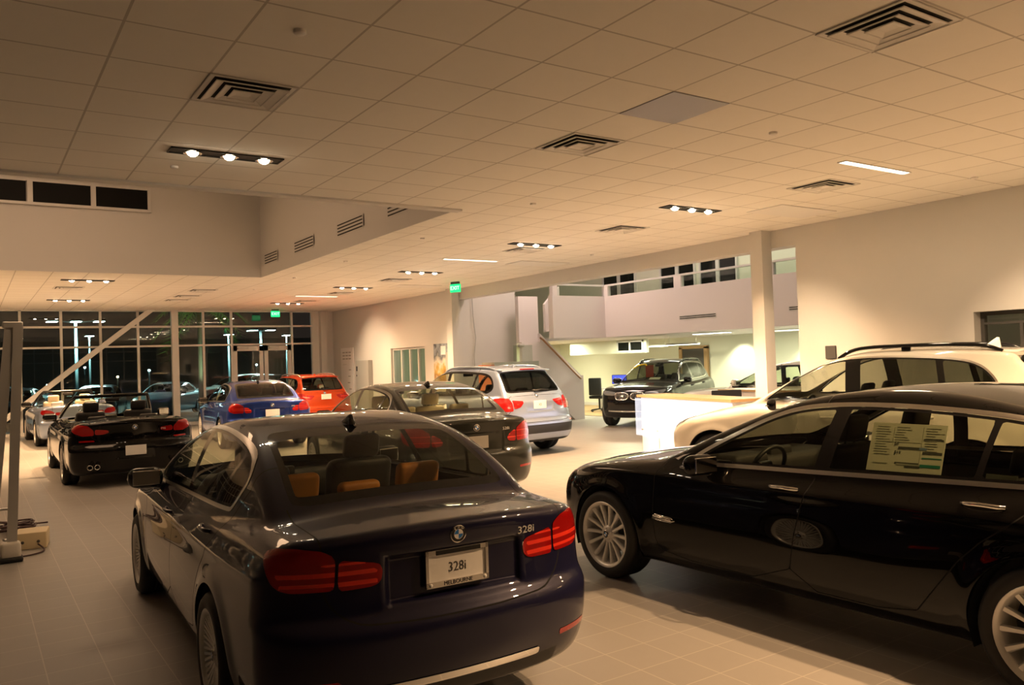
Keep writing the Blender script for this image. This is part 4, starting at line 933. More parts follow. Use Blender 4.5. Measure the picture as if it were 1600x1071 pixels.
def area(name, loc, sx_, sy_, power, col, rot=(0,0,0)):
    l = bpy.data.lights.new(name,'AREA'); l.shape = 'RECTANGLE'; l.size = sx_; l.size_y = sy_; l.energy = power; l.color = col
    o = bpy.data.objects.new(name, l); COL.objects.link(o); o.location = loc; o.rotation_euler = rot; return o
FIX = [(2.0,7.57,'ceiling strip of lamps above the dark navy sedan, at the upper left'), (8.17,7.72,'ceiling strip of lamps nearest the white column'), (8.1,11.27,'ceiling strip of lamps right over the silver crossover'), (8.15,15.6,'ceiling strip of lamps just beyond the middle white tube light'),
       (8.1,19.2,'ceiling strip of lamps just before the farthest white tube light'), (8.1,24.3,'ceiling strip of lamps just in front of the lit exit sign over the doors'), (2.1,18.95,'ceiling strip of lamps behind the raised coffer'), (2.2,24.1,'ceiling strip of lamps above the silver convertible')]
for x, y, l in FIX: fixture(x, y, l)
PW = 190.
ALL = [(x,y) for x,y,_ in FIX]+[(5.1,1.3),(8.15,2.3),(8.15,-1.5),(-2.5,19.),(-2.5,24.)]
for (x, y) in ALL:
    for dx_, tx, ty in (((-.3,-.9,1.2),(.32,.9,1.0)) if (x,y) == (2.0,7.57) else ((-.3,-2.0,-1.2),(.32,1.4,-2.2)) if (x,y) == (8.1,24.3) else ((-.3,-.9,.5),(.32,.9,-.4)) if x != 5.1 else ((-.3,-.9,1.4),(.32,-.2,2.6))): spot((x+dx_,y,C-.07), (x+tx,y+ty,0), PW*(1.2 if (x,y) == (8.1,24.3) else 2.1 if y > 14 else .10 if (x < 3 and y < 9) else 1.5), *((1.5,.8) if x == 5.1 else ()))
for (x, y) in ((8.15,7.7),(8.15,11.3),(8.15,15.6),(8.1,19.2),(8.1,24.3),(8.15,4.0)): spot((x+.02,y,C-.07), (XW,y+(.35 if y < 9 else -.2),1.2), (190. if y < 9 else 130. if y < 23 else 220.), (.95 if y < 23 else 1.35), .9, .05, (1.,.70,.42))
def tube(x, y, lab):
    t = thing('tube_light', lab, 'ceiling light', (x,y,C), 0, 'linear ceiling lights')
    b = MB()
    for lo, hi in (((-.60,-.055,-.012),(.60,-.045,.01)),((-.60,.045,-.012),(.60,.055,.01)),((-.61,-.055,-.012),(-.60,.055,.01)),((.60,-.055,-.012),(.61,.055,.01))): b.box(lo, hi)
    b.build('trim_frame', M_VENT, t); MB().box((-.60,-.045,-.006),(.60,.045,-.002)).build('diffuser', M_TUBE, t); area('tube_beam', (x,y,C-.03), 1.2, .09, 15, (1.,.74,.46))
tube(8.25,5.07,'white tube light in the ceiling nearest the right wall window'); tube(8.12,13.45,'white tube light in the ceiling second from the glass front'); tube(8.1,21.8,'white tube light in the ceiling closest to the exit doors')
def vent(x, y, lab, full=True):
    t = thing('ceiling_diffuser', lab, 'air vent', (x,y,C), 0, 'square ceiling air vents')
    b = MB(); s = .295
    b.box((-s,-s,-.004),(s,s,-.001)); b.build('backing', M_VENTDARK, t)
    for k, (r0, r1, z0, z1) in enumerate(((.298,.262,-.006,-.004),(.248,.180,-.022,-.003),(.168,.108,-.022,-.003),(.095,.050,-.022,-.010))):
        b = MB(); V = [(sx_*r,sy_*r,z) for r, z in ((r0,z0),(r1,z1)) for sx_, sy_ in ((-1,-1),(1,-1),(1,1),(-1,1))]
        b.add(V, [(j,(j+1)%4,4+(j+1)%4,4+j) for j in range(4)]+([(4,5,6,7)] if k == 3 else []))
        b.tube([(sx_*r0,sy_*r0,z0) for sx_, sy_ in ((-1,-1),(1,-1),(1,1),(-1,1))], .005, 0, 4, True); b.build('louver' if k else 'frame', M_VENT, t)
    return t
gx = lambda x: 3.80+.6096*(math.floor((x-3.80)/.6096)+.5); gy = lambda y: 3.07+.6096*(math.floor((y-3.07)/.6096)+.5)
for x, y, l in ((1.66,5.80,'square ceiling vent at the upper left, above the navy sedan'), (4.72,5.80,'square ceiling vent in the middle, beyond the grey blank tile'), (4.72,2.78,'large square ceiling vent at the top right of the view'), (8.57,5.95,'square ceiling vent just left of the nearest white tube light'),
        (8.43,9.40,'square ceiling vent between the two nearest right-hand lamp strips'), (8.30,11.85,'square ceiling vent tucked behind the lamp strip over the silver crossover'), (8.3,17.2,'square ceiling vent between the second and third farthest right lamp strips'), (8.4,20.7,'square ceiling vent just before the farthest white tube light'), (8.4,23.5,'square ceiling vent beside the farthest right lamp strip'),
        (1.9,20.7,'square ceiling vent between the two far left lamp strips'), (4.8,20.7,'first of three small ceiling vents in a row behind the coffer'), (4.8,22.4,'middle of three small ceiling vents in a row behind the coffer'), (4.8,23.7,'last of three small ceiling vents in a row behind the coffer')): vent(x, y, l)
tag(MB().box((4.41,4.29,C-.006),(5.02,4.90,C+.001)).build('blank_tile', mat('foil_grey', (.30,.29,.30), .45)), 'smooth grey blank tile in the ceiling above the space between the two dark cars', 'ceiling tile')
for x, y, l in ((9.7,7.25,'pale perforated return tile nearest the white column'), (9.75,13.5,'pale perforated return tile by the header beam'), (9.5,18.5,'pale perforated return tile near the exit sign column')): tag(MB().rbox((x,y,C-.0062),(.6,.3,.006),.003,n=2).build('return_tile', M_VENT), l, 'ceiling tile', 'pale return tiles')
for x, y, l in ((1.64,4.56,'round white sprinkler cap at the upper left of the ceiling'), (6.04,4.68,'round white sprinkler cap right of the grey blank tile'), (1.67,8.2,'round white sprinkler cap just below the upper left lamp strip'), (5.95,8.29,'round white sprinkler cap in mid ceiling left of the nearest right lamp strip'), (9.87,4.83,'round white sprinkler cap near the top of the right wall'),
        (5.96,11.32,'round white sprinkler cap right of the coffer corner'), (5.92,14.35,'round white sprinkler cap midway along the coffer side'), (5.96,17.36,'round white sprinkler cap by the far coffer corner'), (5.9,20.14,'round white sprinkler cap far behind the coffer'), (9.95,11.99,'round white sprinkler cap beside the header beam')):
    b = MB(); b.lathe([(0,-.022),(.03,-.022),(.036,-.018),(.038,.001)], 20, 0, 'z', (x,y,C)); tag(b.build('sprinkler_cap', M_VENT, smooth='auto'), l, 'sprinkler', 'sprinkler caps')
# slot grilles on the coffer side and mezzanine
def slots(name, axis, at, u0, u1, z0, n, dz, lab, grp):
    t = thing(name, lab, 'air grille', (at,(u0+u1)/2,z0), 0, grp); L_ = (u1-u0)/2
    MB().box((-.004,-L_-.02,-.02),(.0008,L_+.02,n*dz+.0)).build('plate', M_WALL, t)
    for k in range(n): MB().box((-.010,-L_,k*dz+.008),(-.003,L_,k*dz+.026)).build('slot', M_VENTDARK, t)
for k, (y0, y1) in enumerate(((16.4,17.2),(14.3,15.3),(12.05,13.1),(10.1,11.1))):
    slots('slot_grille', 'x', CX1-.02, y0, y1, 3.98, 4, .055, ['white slot grille on the coffer side closest to the far coffer corner','white slot grille second from the far coffer corner','white slot grille third from the far coffer corner','white slot grille cut off by the coffer edge'][k], 'slot grilles')
slots('slot_grille', 'x', 14.5, 13.05, 14.2, 2.62, 2, .045, 'dark double slot low on the mezzanine front, above the black crossover', 'mezzanine slots'); slots('slot_grille', 'x', 14.5, 9.8, 11.0, 2.62, 2, .045, 'dark double slot low on the mezzanine front, behind the white column', 'mezzanine slots')
# exit signs
M_EXIT = mat('exit_green', (.02,.5,.15), emit=(.0,1.,.26), es=.4); M_EXITDK = mat('exit_letters', (.6,1,.7), emit=(.4,1.,.45), es=.9)
def exit_sign(loc, rz, lab):
    t = thing('exit_sign', lab, 'exit sign', loc, rz)
    MB().rbox((0,0,-.16),(.15,.02,.10),.01,n=2).build('panel', M_EXIT, t); MB().rbox((0,0,-.03),(.12,.03,.03),.01,n=2).build('mount', M_DARKGREY, t)
    for s in (-1,1): text_mesh('lettering', 'EXIT', .13, M_EXITDK, t, .002, np.array([[1,0,0],[0,0,-1],[0,1,0]]) if s < 0 else np.array([[-1,0,0],[0,0,1],[0,1,0]]), (0,s*.023,-.16))
exit_sign((8.55,26.9,C), 0, 'green lit exit sign hanging before the glass doors'); exit_sign((9.95,17.25,C), -1.1, 'green lit exit sign hanging by the white column at the far wall end')
# ------------------------------------------------------------------ things along the far wall
tag(MB().box((XW-.035,26.05,0),(XW-.006,27.15,2.38)).build('poster', mat('poster_white', (.80,.80,.80), .5)), 'tall white poster with small grey print, on the wall behind the orange crossover', 'poster')
po = bpy.data.objects['poster']; rW = np.array([[0,0,-1],[-1,0,0],[0,1,0]])
for z in (2.22,2.11,2.0):
    for k in range(3): MB().box((XW-.038,26.98-.27*k-.2,z-.02),(XW-.032,26.98-.27*k,z+.02)).build('print', M_GREY, po)
MB().box((XW-.038,26.65,1.80),(XW-.032,26.98,1.81)).build('print', M_GREY, po)
for k in range(5): MB().box((XW-.038,26.25+.06*(k%3),1.6-.22*k),(XW-.032,26.45+.06*(k%3),1.63-.22*k)).build('print', M_GREY, po)
t = thing('electrical_panel', 'plain grey cabinet standing against the wall between the white poster and the window', 'cabinet', (XW-.085,25.05,0)); MB().rbox((0,0,.97),(.08,.52,.95),.01,n=2).build('body', M_GREY, t); MB().rbox((-.083,.4,1.65),(.006,.05,.08),.003,n=2).build('latch', M_BLACK, t); MB().rbox((-.083,.42,1.42),(.006,.025,.025),.003,n=2).build('knob', M_BLACK, t)
def art(name):
    m = bpy.data.materials.new(name); m.use_nodes = True; nt = m.node_tree; b = nt.nodes['Principled BSDF']; L = nt.links.new; b.inputs['Roughness'].default_value = .5
    g = nt.nodes.new('ShaderNodeNewGeometry'); n = nt.nodes.new('ShaderNodeTexNoise'); n.inputs['Scale'].default_value = 4.; n.inputs['Detail'].default_value = 6.; L(g.outputs['Position'], n.inputs['Vector'])
    s = nt.nodes.new('ShaderNodeSeparateXYZ'); L(g.outputs['Position'], s.inputs[0]); a = nt.nodes.new('ShaderNodeMath'); a.operation = 'MULTIPLY_ADD'; L(n.outputs['Fac'], a.inputs[0]); a.inputs[1].default_value = 1.1; L(s.outputs['Z'], a.inputs[2])
    mr = nt.nodes.new('ShaderNodeMapRange'); mr.inputs['From Min'].default_value = 1.6; mr.inputs['From Max'].default_value = 3.0; L(a.outputs[0], mr.inputs['Value'])
    r = nt.nodes.new('ShaderNodeValToRGB'); e = r.color_ramp; cols = [(0,(.55,.5,.42)),(.22,(.30,.16,.04)),(.38,(.45,.30,.06)),(.52,(.62,.58,.5)),(.7,(.10,.12,.14)),(.85,(.32,.36,.42)),(1,(.05,.06,.08))]
    e.elements[0].position, e.elements[0].color = cols[0][0], (*cols[0][1],1); e.elements[1].position, e.elements[1].color = 1, (*cols[-1][1],1)
    for p, c in cols[1:-1]: k = e.elements.new(p); k.color = (*c,1)
    L(mr.outputs[0], r.inputs[0]); L(r.outputs[0], b.inputs['Base Color']); return m
tag(MB().box((XW-.03,19.48,.9),(XW+.0005,20.28,2.29)).build('wall_print', art('print_scene')), 'dark scenic print on the wall right of the window, partly behind the silver crossover', 'picture')
MB().box((XW-.04,19.58,1.98),(XW-.031,19.84,2.22)).build('print_card', M_WHITE, bpy.data.objects['wall_print'])
t = thing('wall_cabinet', 'slim beige cabinet between the scenic print and the column', 'cabinet', (XW-.07,19.25,0)); MB().rbox((0,0,1.02),(.07,.16,1.02),.01,n=2).build('body', M_GREY, t)
b = MB(); b.tube([(11.45,18.97,C),(11.46,18.96,3.0),(11.52,18.96,2.4),(11.46,18.96,1.9),(11.48,18.97,.0)], .012); tag(b.build('hanging_cable', M_GREY, smooth=True), 'loose grey cable hanging down the wall right of the far column', 'cable')
t = thing('service_counter', 'low grey counter with a glass screen behind the silver crossover roof', 'counter', (11.85,17.7,0)); MB().box((-.75,-.3,0),(.65,.3,1.72)).build('counter_body', mat('counter_grey', (.30,.33,.29), .5), t); MB().box((-.85,-.31,0),(-.75,.31,1.66)).build('end_panel', mat('terracotta', (.42,.14,.06), .5), t); MB().box((.05,-.02,1.72),(.65,0,2.15)).build('glass_screen', M_PANE, t)
b = MB(); b.rbox((12.62,18.38,2.16),(.09,.06,.05),.03,n=3); b.lathe([(0,-.12),(.03,-.11),(.034,-.04)], 12, 0, 'y', (12.60,18.38,2.15)); tag(b.build('wall_camera', M_ALU, smooth=True), 'small chrome camera under the landing block of the stair', 'camera')
tag(MB().rbox((XW-.0145,7.58,1.72),(.015,.09,.10),.008,n=2).build('wall_switch', M_DARKGREY), 'dark square switch plate on the right wall above the white crossover hood', 'switch')
# ------------------------------------------------------------------ reception desk
def lit_apron():
    m = glass('apron_glass', (.93,.94,.98)); nt = m.node_tree; o = [n for n in nt.nodes if n.type == 'OUTPUT_MATERIAL'][0]; src = o.inputs[0].links[0].from_socket
    e = nt.nodes.new('ShaderNodeEmission'); e.inputs[0].default_value = (.96,.94,1.,1); e.inputs[1].default_value = .14; a = nt.nodes.new('ShaderNodeAddShader'); nt.links.new(src, a.inputs[0]); nt.links.new(e.outputs[0], a.inputs[1]); nt.links.new(a.outputs[0], o.inputs[0]); return m
t = thing('reception_desk', 'glowing white reception desk with wood top between the black and the white crossover', 'desk', (10.3,11.2,0), math.atan2(8.3-11.22, 9.72-10.34)+PI/2)
L_ = 2.75
MB().box((.02,-L_,0),(.10,-.04,1.0)).build('front_panel', mat('desk_white', (.82,.82,.84), .35), t)
MB().box((.10,-L_,0),(.7,-L_+.04,1.0)).build('side_panel', mat('desk_white', (.8,.8,.8)), t); MB().box((.10,-.08,0),(.7,-.04,1.0)).build('side_panel', mat('desk_white', (.8,.8,.8)), t)
MB().box((-.02,-L_-.02,1.0),(.62,.06,1.045)).build('desk_top', M_WOOD, t)
MB().box((-.03,-L_-.02,.30),(-.012,.10,.985)).build('glass_apron', lit_apron(), t)
MB().box((.62,-1.9,.71),(1.6,-.1,.75)).build('worktop', M_WALL2, t)
for y in (-.62,-1.5,-2.3): MB().box((.012,y,.02),(.022,y+.006,.98)).build('joint', M_GREY, t)
for y in (-.15,-.65,-1.2):
    b = MB(); b.lathe([(0,-.045),(.02,-.045),(.02,.03)], 14, 0, 'x', (0,y,.42)); b.build('standoff', M_ALU, t, True)
t = thing('work_counter', 'rear work counter with a wood edge behind the glowing white desk', 'desk', (12.5,10.3,0)); MB().box((0,-.9,0),(.5,.9,1.0)).build('body', M_WALL2, t); MB().box((-.04,-.94,1.0),(.54,.94,1.04)).build('desk_top', M_WOOD, t)
t = thing('computer_monitor', 'black computer monitor on the wood top of the rear counter', 'monitor', (11.40,10.08,.75), -.62); MB().rbox((0,0,.19),(.27,.02,.15),.015,n=2).build('screen', M_BLACK, t); b = MB(); b.rbox((0,.03,.008),(.12,.09,.008),.006,n=2); b.tube([(0,.02,.01),(0,.03,.12)], .02); b.build('stand', M_BLACK, t)
t = thing('office_chair', 'black office chair in the bay beside the black crossover', 'chair', (16.9,20.25,0), 1.9)
b = MB(); b.rbox((0,0,.48),(.25,.25,.05),.04,n=3); b.build('seat', M_BLACK, t, True); b = MB(); b.rbox((0,.24,.82),(.23,.04,.28),.035,n=3); b.build('backrest', M_BLACK, t, True)
b = MB(); b.tube([(0,0,.08),(0,0,.44)], .03)
for k in range(5): b.tube([(0,0,.10),(.30*math.cos(k*1.2566),.30*math.sin(k*1.2566),.06)], .018)
b.build('pedestal', M_BLACK, t)
for k in range(5):
    b = MB(); b.lathe([(0,-.02),(.03,-.02),(.03,.02),(0,.02)], 12, 0, 'x', (.30*math.cos(k*1.2566),.30*math.sin(k*1.2566),.03)); b.build('caster', M_BLACK, t, True)
t = thing('computer_monitor', 'small monitor with a blue screen behind the black crossover mirror', 'monitor', (17.55,19.98,.74), -1.0); MB().rbox((0,0,.28),(.25,.02,.15),.012,n=2).build('case', M_BLACK, t); MB().box((-.23,-.024,.15),(.23,-.021,.41)).build('screen', mat('blue_screen', (.02,.03,.4), emit=(.03,.06,.9), es=.4), t); b = MB(); b.rbox((0,.02,.008),(.12,.09,.008),.006,n=2); b.tube([(0,.02,.01),(0,.02,.16)], .02); b.build('stand', M_BLACK, t)
t = thing('office_table', 'white desk holding the blue screen in the bay', 'desk', (17.75,20.0,0)); MB().box((-.4,-.8,.70),(.4,.8,.74)).build('desk_top', M_WALL, t)
for sx_ in (-1,1):
    for sy_ in (-1,1): MB().box((sx_*.36-.02,sy_*.74-.02,0),(sx_*.36+.02,sy_*.74+.02,.70)).build('leg', M_ALU, t)
for x, y, l in ((16.2,15.8,'white linear lamp hung low in the bay, left of the door'),(17.5,18.3,'white linear lamp in the bay near the small dark windows')):
    t = thing('pendant_light', l, 'pendant light', (x,y,2.05), PI/2, 'office pendants'); MB().rbox((0,0,0),(.6,.06,.025),.02,n=2).build('housing', M_FRAME, t); MB().box((-.58,-.05,-.03),(.58,.05,-.026)).build('diffuser', mat('office_glow', (1,1,.9), emit=(.95,1.,.78), es=3.), t)
    for k in (-.5,.5): MB().tube([(k,0,.02),(k,0,.23)], .004).build('suspension_wire', M_ALU, t)
M_OFF = mat('office_glow', (1,1,.9), emit=(.95,1.,.78), es=3.)
for x, y, l in ((15.6,14.2,'bright recessed lamp under the mezzanine edge, left'),(15.4,10.2,'bright recessed lamp under the mezzanine edge, right of the column'),(16.8,12.6,'bright recessed lamp deep under the mezzanine')):
    t = thing('recessed_light', l, 'ceiling light', (x,y,ZM0-.02), 0, 'office recessed lamps'); MB().box((-.16,-.55,-.012),(.16,.55,0)).build('frame', M_FRAME, t); MB().box((-.14,-.52,-.018),(.14,.52,-.012)).build('diffuser', M_OFF, t)
OFF = (1.,.97,.66)
for x, y, e in ((16.5,13.5,60),(16.5,18.5,60),(16.5,9.5,45),(16.8,22.5,50)): area('office_beam', (x,y,ZM0-.06), .4, 1.6, e, OFF)
for y in (16.05,13.6): spot((18.5,y,ZM0-.05), (18.9,y,0), 50, 1.9, .6, .06, OFF)
area('mezzanine_beam', (15.8,13.,5.9), 1.2, 6., 22, (.95,1.,.72)); area('bay_beam', (12.7,12.,6.1), 1.5, 6., 26, (1.,.76,.62)); area('bay_beam', (12.9,16.6,6.1), 1.2, 1.2, 50, (1.,.72,.60)); area('corridor_beam', (11.9,22.,2.7), .4, 1.5, 6, (.9,1.,.72)); area('back_office_beam', (11.7,4.6,2.6), .3, 1., 2, WARM)
area('coffer_beam', (.5,13.3,CZ-.05), 3., 4., 62, (1.,.62,.36))
spot((8.49,11.27,C-.07), (10.0,9.6,.7), 420, 1.0, .6, .05, (1.,.78,.58))
spot((8.49,7.72,C-.07), (10.8,8.75,1.9), 70, .5, .7)
# ------------------------------------------------------------------ ladder, box and cables at the left
t = thing('metal_stand', 'tall stand of two leaning grey metal posts cut by the left edge of the view', 'stand', (.27,9.2,0))
def post(p0_, p1_, w_=.042):
    b = MB(); p0_, p1_ = np.array(p0_, float), np.array(p1_, float); d = (p1_-p0_)/np.linalg.norm(p1_-p0_); a = np.array([1,0,0])-d*d[0]; a /= np.linalg.norm(a); c_ = np.cross(d, a)
    V = [p+a*x*w_+c_*y*w_*.6 for p in (p0_, p1_) for x, y in ((-1,-1),(1,-1),(1,1),(.8,1),(.8,-.7),(-.8,-.7),(-.8,1),(-1,1))]
    b.add(V, [(j,(j+1)%8,8+(j+1)%8,8+j) for j in range(8)]+[(0,7,6,5),(0,5,4,1),(1,4,3,2),(8,13,14,15),(8,9,12,13),(9,10,11,12)]); return b
post((.045,0,.13),(.135,0,2.27)).build('post', M_ALU, t); post((-.135,.02,.13),(.07,.02,2.30)).build('post', M_ALU, t); post((-.1,.8,.0),(.08,.07,2.24),.03).build('rear_post', M_ALU, t)
MB().rbox((.09,.02,2.27),(.085,.045,.03),.01,n=2).build('top_hinge', M_ALU, t)
MB().tube([(-.2,.03,.5),(.06,.03,.5)], .012).build('cross_brace', M_ALU, t)
for x in (.035,-.15):
    f_ = MB(); f_.rbox((x,-.01,.10),(.085,.06,.09),.03,n=3); ft = f_.build('foot', mat('foot_white', (.6,.57,.52), .5), t, True); f_ = MB(); f_.rbox((x,-.02,.025),(.10,.08,.025),.02,n=3); f_.build('rubber_pad', M_RUBBER, ft, True)
t = thing('junction_box', 'cream metal box lying on the floor beside the foot of the metal stand', 'box', (.52,9.85,0), -.15); MB().rbox((0,0,.085),(.145,.17,.085),.012,n=3).build('case', mat('cream_metal', (.60,.50,.32), .5), t, True)
for k in (-.07,.07):
    b = MB(); b.lathe([(0,-.004),(.014,-.003),(.016,.002)], 12, 0, 'y', (k,-.171,.075)); b.build('knockout', M_DARKGREY, t, True)
def cable(name, pts, r, m, lab):
    b = MB(); b.tube(chaikin(pts, 3, False), r, 0, 8); return tag(b.build(name, m, smooth=True), lab, 'cable')
rnd = random.Random(3); pts = [(.2,10.9,.02)]
for k in range(26): pts.append((.42+.24*math.cos(k*1.7)+rnd.uniform(-.06,.06), 10.9+.42*math.sin(k*1.25)+rnd.uniform(-.1,.1), .02+.012*(k%5)+.004*k*.5))
pts.append((.75,11.2,.02)); cable('extension_cord', pts, .010, mat('cord_dark', (.05,.02,.02), .5), 'dark coiled extension cord heaped behind the cream box')
cable('power_cord', [(.56,9.66,.05),(.62,9.5,.012),(.55,9.36,.011),(.4,9.3,.011),(.28,9.34,.011)], .008, mat('cord_dark', (.05,.02,.02)), 'thin dark cord curving from the cream box to the foot of the metal stand')
t = thing('hand_clamp', 'small red clamp lying among the coiled cord', 'tool', (.44,10.3,.0), .4); b = MB(); b.rbox((0,0,.03),(.09,.025,.03),.02,n=3); b.rbox((.04,.07,.03),(.08,.02,.025),.018,n=3); b.build('handles', mat('red_plastic', (.45,.02,.015), .4), t, True); MB().rbox((-.12,.02,.03),(.05,.03,.014),.01,n=2).build('jaw', M_STEEL, t)
# ------------------------------------------------------------------ car park at night
q('ground', (-40,YG+.3,-.45), (60,95,-.15), mat('asphalt', (.035,.037,.038), .75))
M_POLE = mat('pole_paint', (.10,.14,.14), .5); M_COOL = mat('street_glow', (.7,1,1), emit=(.62,.95,1.), es=30.)
TEAL = (.55,.95,1.)
def street(x, y, h, n, lab, e, r=.09):
    t = thing('street_lamp', lab, 'street lamp', (x,y,-.15), 0, 'car park lamps')
    MB().tube([(0,0,0),(0,0,h)], [r,r*.7], 0, 12).build('pole', M_POLE, t, True); MB().lathe([(0,.5),(.22,.5),(.24,.45),(.24,0)], 16).build('footing', mat('concrete', (.3,.3,.29), .8), t)
    for k in range(n):
        dx_ = (k-(n-1)/2)*1.0; hd = MB(); hd.rbox((dx_,-.1,h+.02),(.28,.35,.06),.05,n=3); ho = hd.build('lamp_head', M_DARKGREY, t, True)
        MB().box((dx_-.22,-.42,h-.05),(dx_+.22,.18,h-.042)).build('lamp', M_COOL, ho)
        MB().tube([(0,0,h-.08),(dx_*.8,0,h)], .03).build('bracket', M_POLE, t)
    l = bpy.data.lights.new('street_beam','SPOT'); l.energy = e; l.spot_size = 2.6; l.spot_blend = .5; l.color = TEAL; l.shadow_soft_size = .3
    o = bpy.data.objects.new('street_beam', l); COL.objects.link(o); o.location = (x,y-1.2,h-.35)
street(4.3,44.,4.5,3,'tall street lamp with three bright heads seen left of the brace',1500); street(6.2,56.,4.3,1,'slim street lamp right behind the three-headed one',700,.07); street(13.0,50.,4.05,1,'street lamp with a single bright head left of the doors',800,.07)
street(13.75,46.,4.1,2,'street lamp with two bright heads seen above the glass doors',1300); street(17.2,52.,4.05,1,'street lamp with a small bright head right of the doors',600,.07)
t = thing('palm_tree', 'green palm lit from below outside the glass front', 'tree', (7.75,34.,-.15)); b = MB(); b.tube([(0,0,0),(.03,0,2.),(0,.02,4.5)], [.16,.13,.12], 0, 12); b.build('trunk', mat('bark', (.28,.30,.27), .9), t, True)
M_FROND = mat('frond', (.09,.24,.04), .6); rp_ = random.Random(5)
for k in range(16):
    a = k*2.399; el = .9-.09*k; L_ = rp_.uniform(1.5,1.9); b = MB(); pts = []
    for i in range(9):
        u_ = i/8; pts.append((L_*u_*math.cos(a)*math.cos(el*(1-u_*.3)), L_*u_*math.sin(a)*math.cos(el*(1-u_*.3)), 4.5+L_*u_*math.sin(el)-1.5*u_*u_))
    b.tube(pts, [.03-.003*i for i in range(9)], 0, 5)
    for i in range(1, 9):
        for s in (-1, 1):
            for h_ in (0, .5):
                p = np.array(pts[i])*(1-h_)+np.array(pts[i-1])*h_; sd = np.array([-math.sin(a)*s, math.cos(a)*s, -.45]); tp = p+sd*.55*(1-.6*abs(i/8-.4))+np.array([math.cos(a),math.sin(a),0])*.25
                w_ = np.array([math.cos(a),math.sin(a),0])*.025; b.add([p-w_, p+w_, tp], [(0,1,2)])
    b.build('frond', M_FROND, t)
spot((7.3,32.,.2), (7.5,34.,4.2), 150, 1.2, .6, .1, (.75,1.,.55))
for k, (x, y, z, c_) in enumerate(((4.6,66.,1.2,(.6,.9,1.)),(7.4,70.,2.4,(.6,.9,1.)),(9.4,68.,1.6,(1.,.8,.5)),(10.6,62.,2.0,(.6,.95,1.)),(20.5,70.,2.2,(.6,.9,1.)),(24.,66.,1.4,(1.,.85,.6)))):
    t = thing('bollard_light', ['cold bollard light far out behind the three-headed street lamp','cold bollard light far out between brace and first thick mullion','warm bollard light far out near the thick mullion','cold bollard light far out just left of the thick mullion','cold bollard light far out through the glass doors','warm bollard light far out right of the glass doors'][k], 'outdoor light', (x,y,-.15), 0, 'distant bollard lights')
    MB().tube([(0,0,0),(0,0,z)], .05).build('post', M_POLE, t, True); MB().rbox((0,0,z+.05),(.07,.07,.06),.03,n=3).build('lamp', mat('bollard_%d'%(c_[2] < .9), c_, emit=c_, es=9.), t, True)
q('wall_far_building', (2,74,-.2), (40,76,4.5), mat('dim_building', (.16,.14,.12), .8))
# parked cars: two kinds, many copies
def tree_copy(o, parent=None):
    c = o.copy(); COL.objects.link(c); c.parent = parent
    for ch in o.children: tree_copy(ch, c)
    return c
base_s = sedan(name='sedan', label='dark parked sedan', pos=(0,0,0), yaw=0, h=.06, paint=paint('parked_dark', (.02,.025,.03), .3), R=.32, rr=.225, track=1.6, ns=5, style='five', lamps=S328['lamps'], lampnames=['tail_lamp'], handles=[], mir=(.93,.62,1.0), hood=None, doors=[], lids=[])
base_u = suv(name='crossover', label='dark parked crossover', pos=(0,0,0), yaw=0, h=.06, paint=paint('parked_dark', (.02,.025,.03)), R=.36, rr=.24, track=1.62, ns=5, style='five', handles=[], hood=None, doors=[], lids=[], recess=None)
ps = car(base_s)[0]; pu = car(base_u)[0]
PK = [('s',1.5,37.,170,(.03,.04,.05),'dark parked sedan outside at the far left of the glass front'), ('s',4.4,37.5,165,(.02,.02,.025),'black parked sedan outside behind the silver convertible'), ('s',7.3,38.5,150,(.22,.28,.30),'pale grey parked sedan outside behind the black convertible'), ('u',11.4,43.,95,(.40,.38,.32),'light parked crossover outside left of the thick mullion'),
      ('u',10.1,33.,165,(.015,.015,.016),'black parked crossover close to the glass left of the thick mullion'), ('s',13.2,37.5,160,(.24,.30,.32),'silver parked sedan outside right of the thick mullion'), ('s',16.6,38.5,165,(.06,.12,.18),'blue parked sedan outside behind the blue sedan roof'), ('u',18.5,44.,95,(.03,.035,.04),'dark parked crossover outside the glass doors'), ('s',20.2,38.5,170,(.14,.18,.20),'grey parked sedan outside right of the doors'), ('s',1.0,46.,90,(.02,.03,.035),'dark parked sedan farther out at the left beyond the first row')]
us, uu = True, True
for kd, x, y, yaw, col, lab in PK:
    if kd == 's': o = ps if us else tree_copy(ps); us = False
    else: o = pu if uu else tree_copy(pu); uu = False
    o.location = (x,y,-.15); o.rotation_euler = (0,0,math.radians(yaw)); o['label'] = lab; o['group'] = 'cars parked outside'; o['category'] = 'car'
    for ch in o.children:
        if ch.name.startswith('body'):
            ch.material_slots[0].link = 'OBJECT'; ch.material_slots[0].material = paint('parked_%.3f_%.3f'%col[:2], col, .3)
EXPO = 1.55
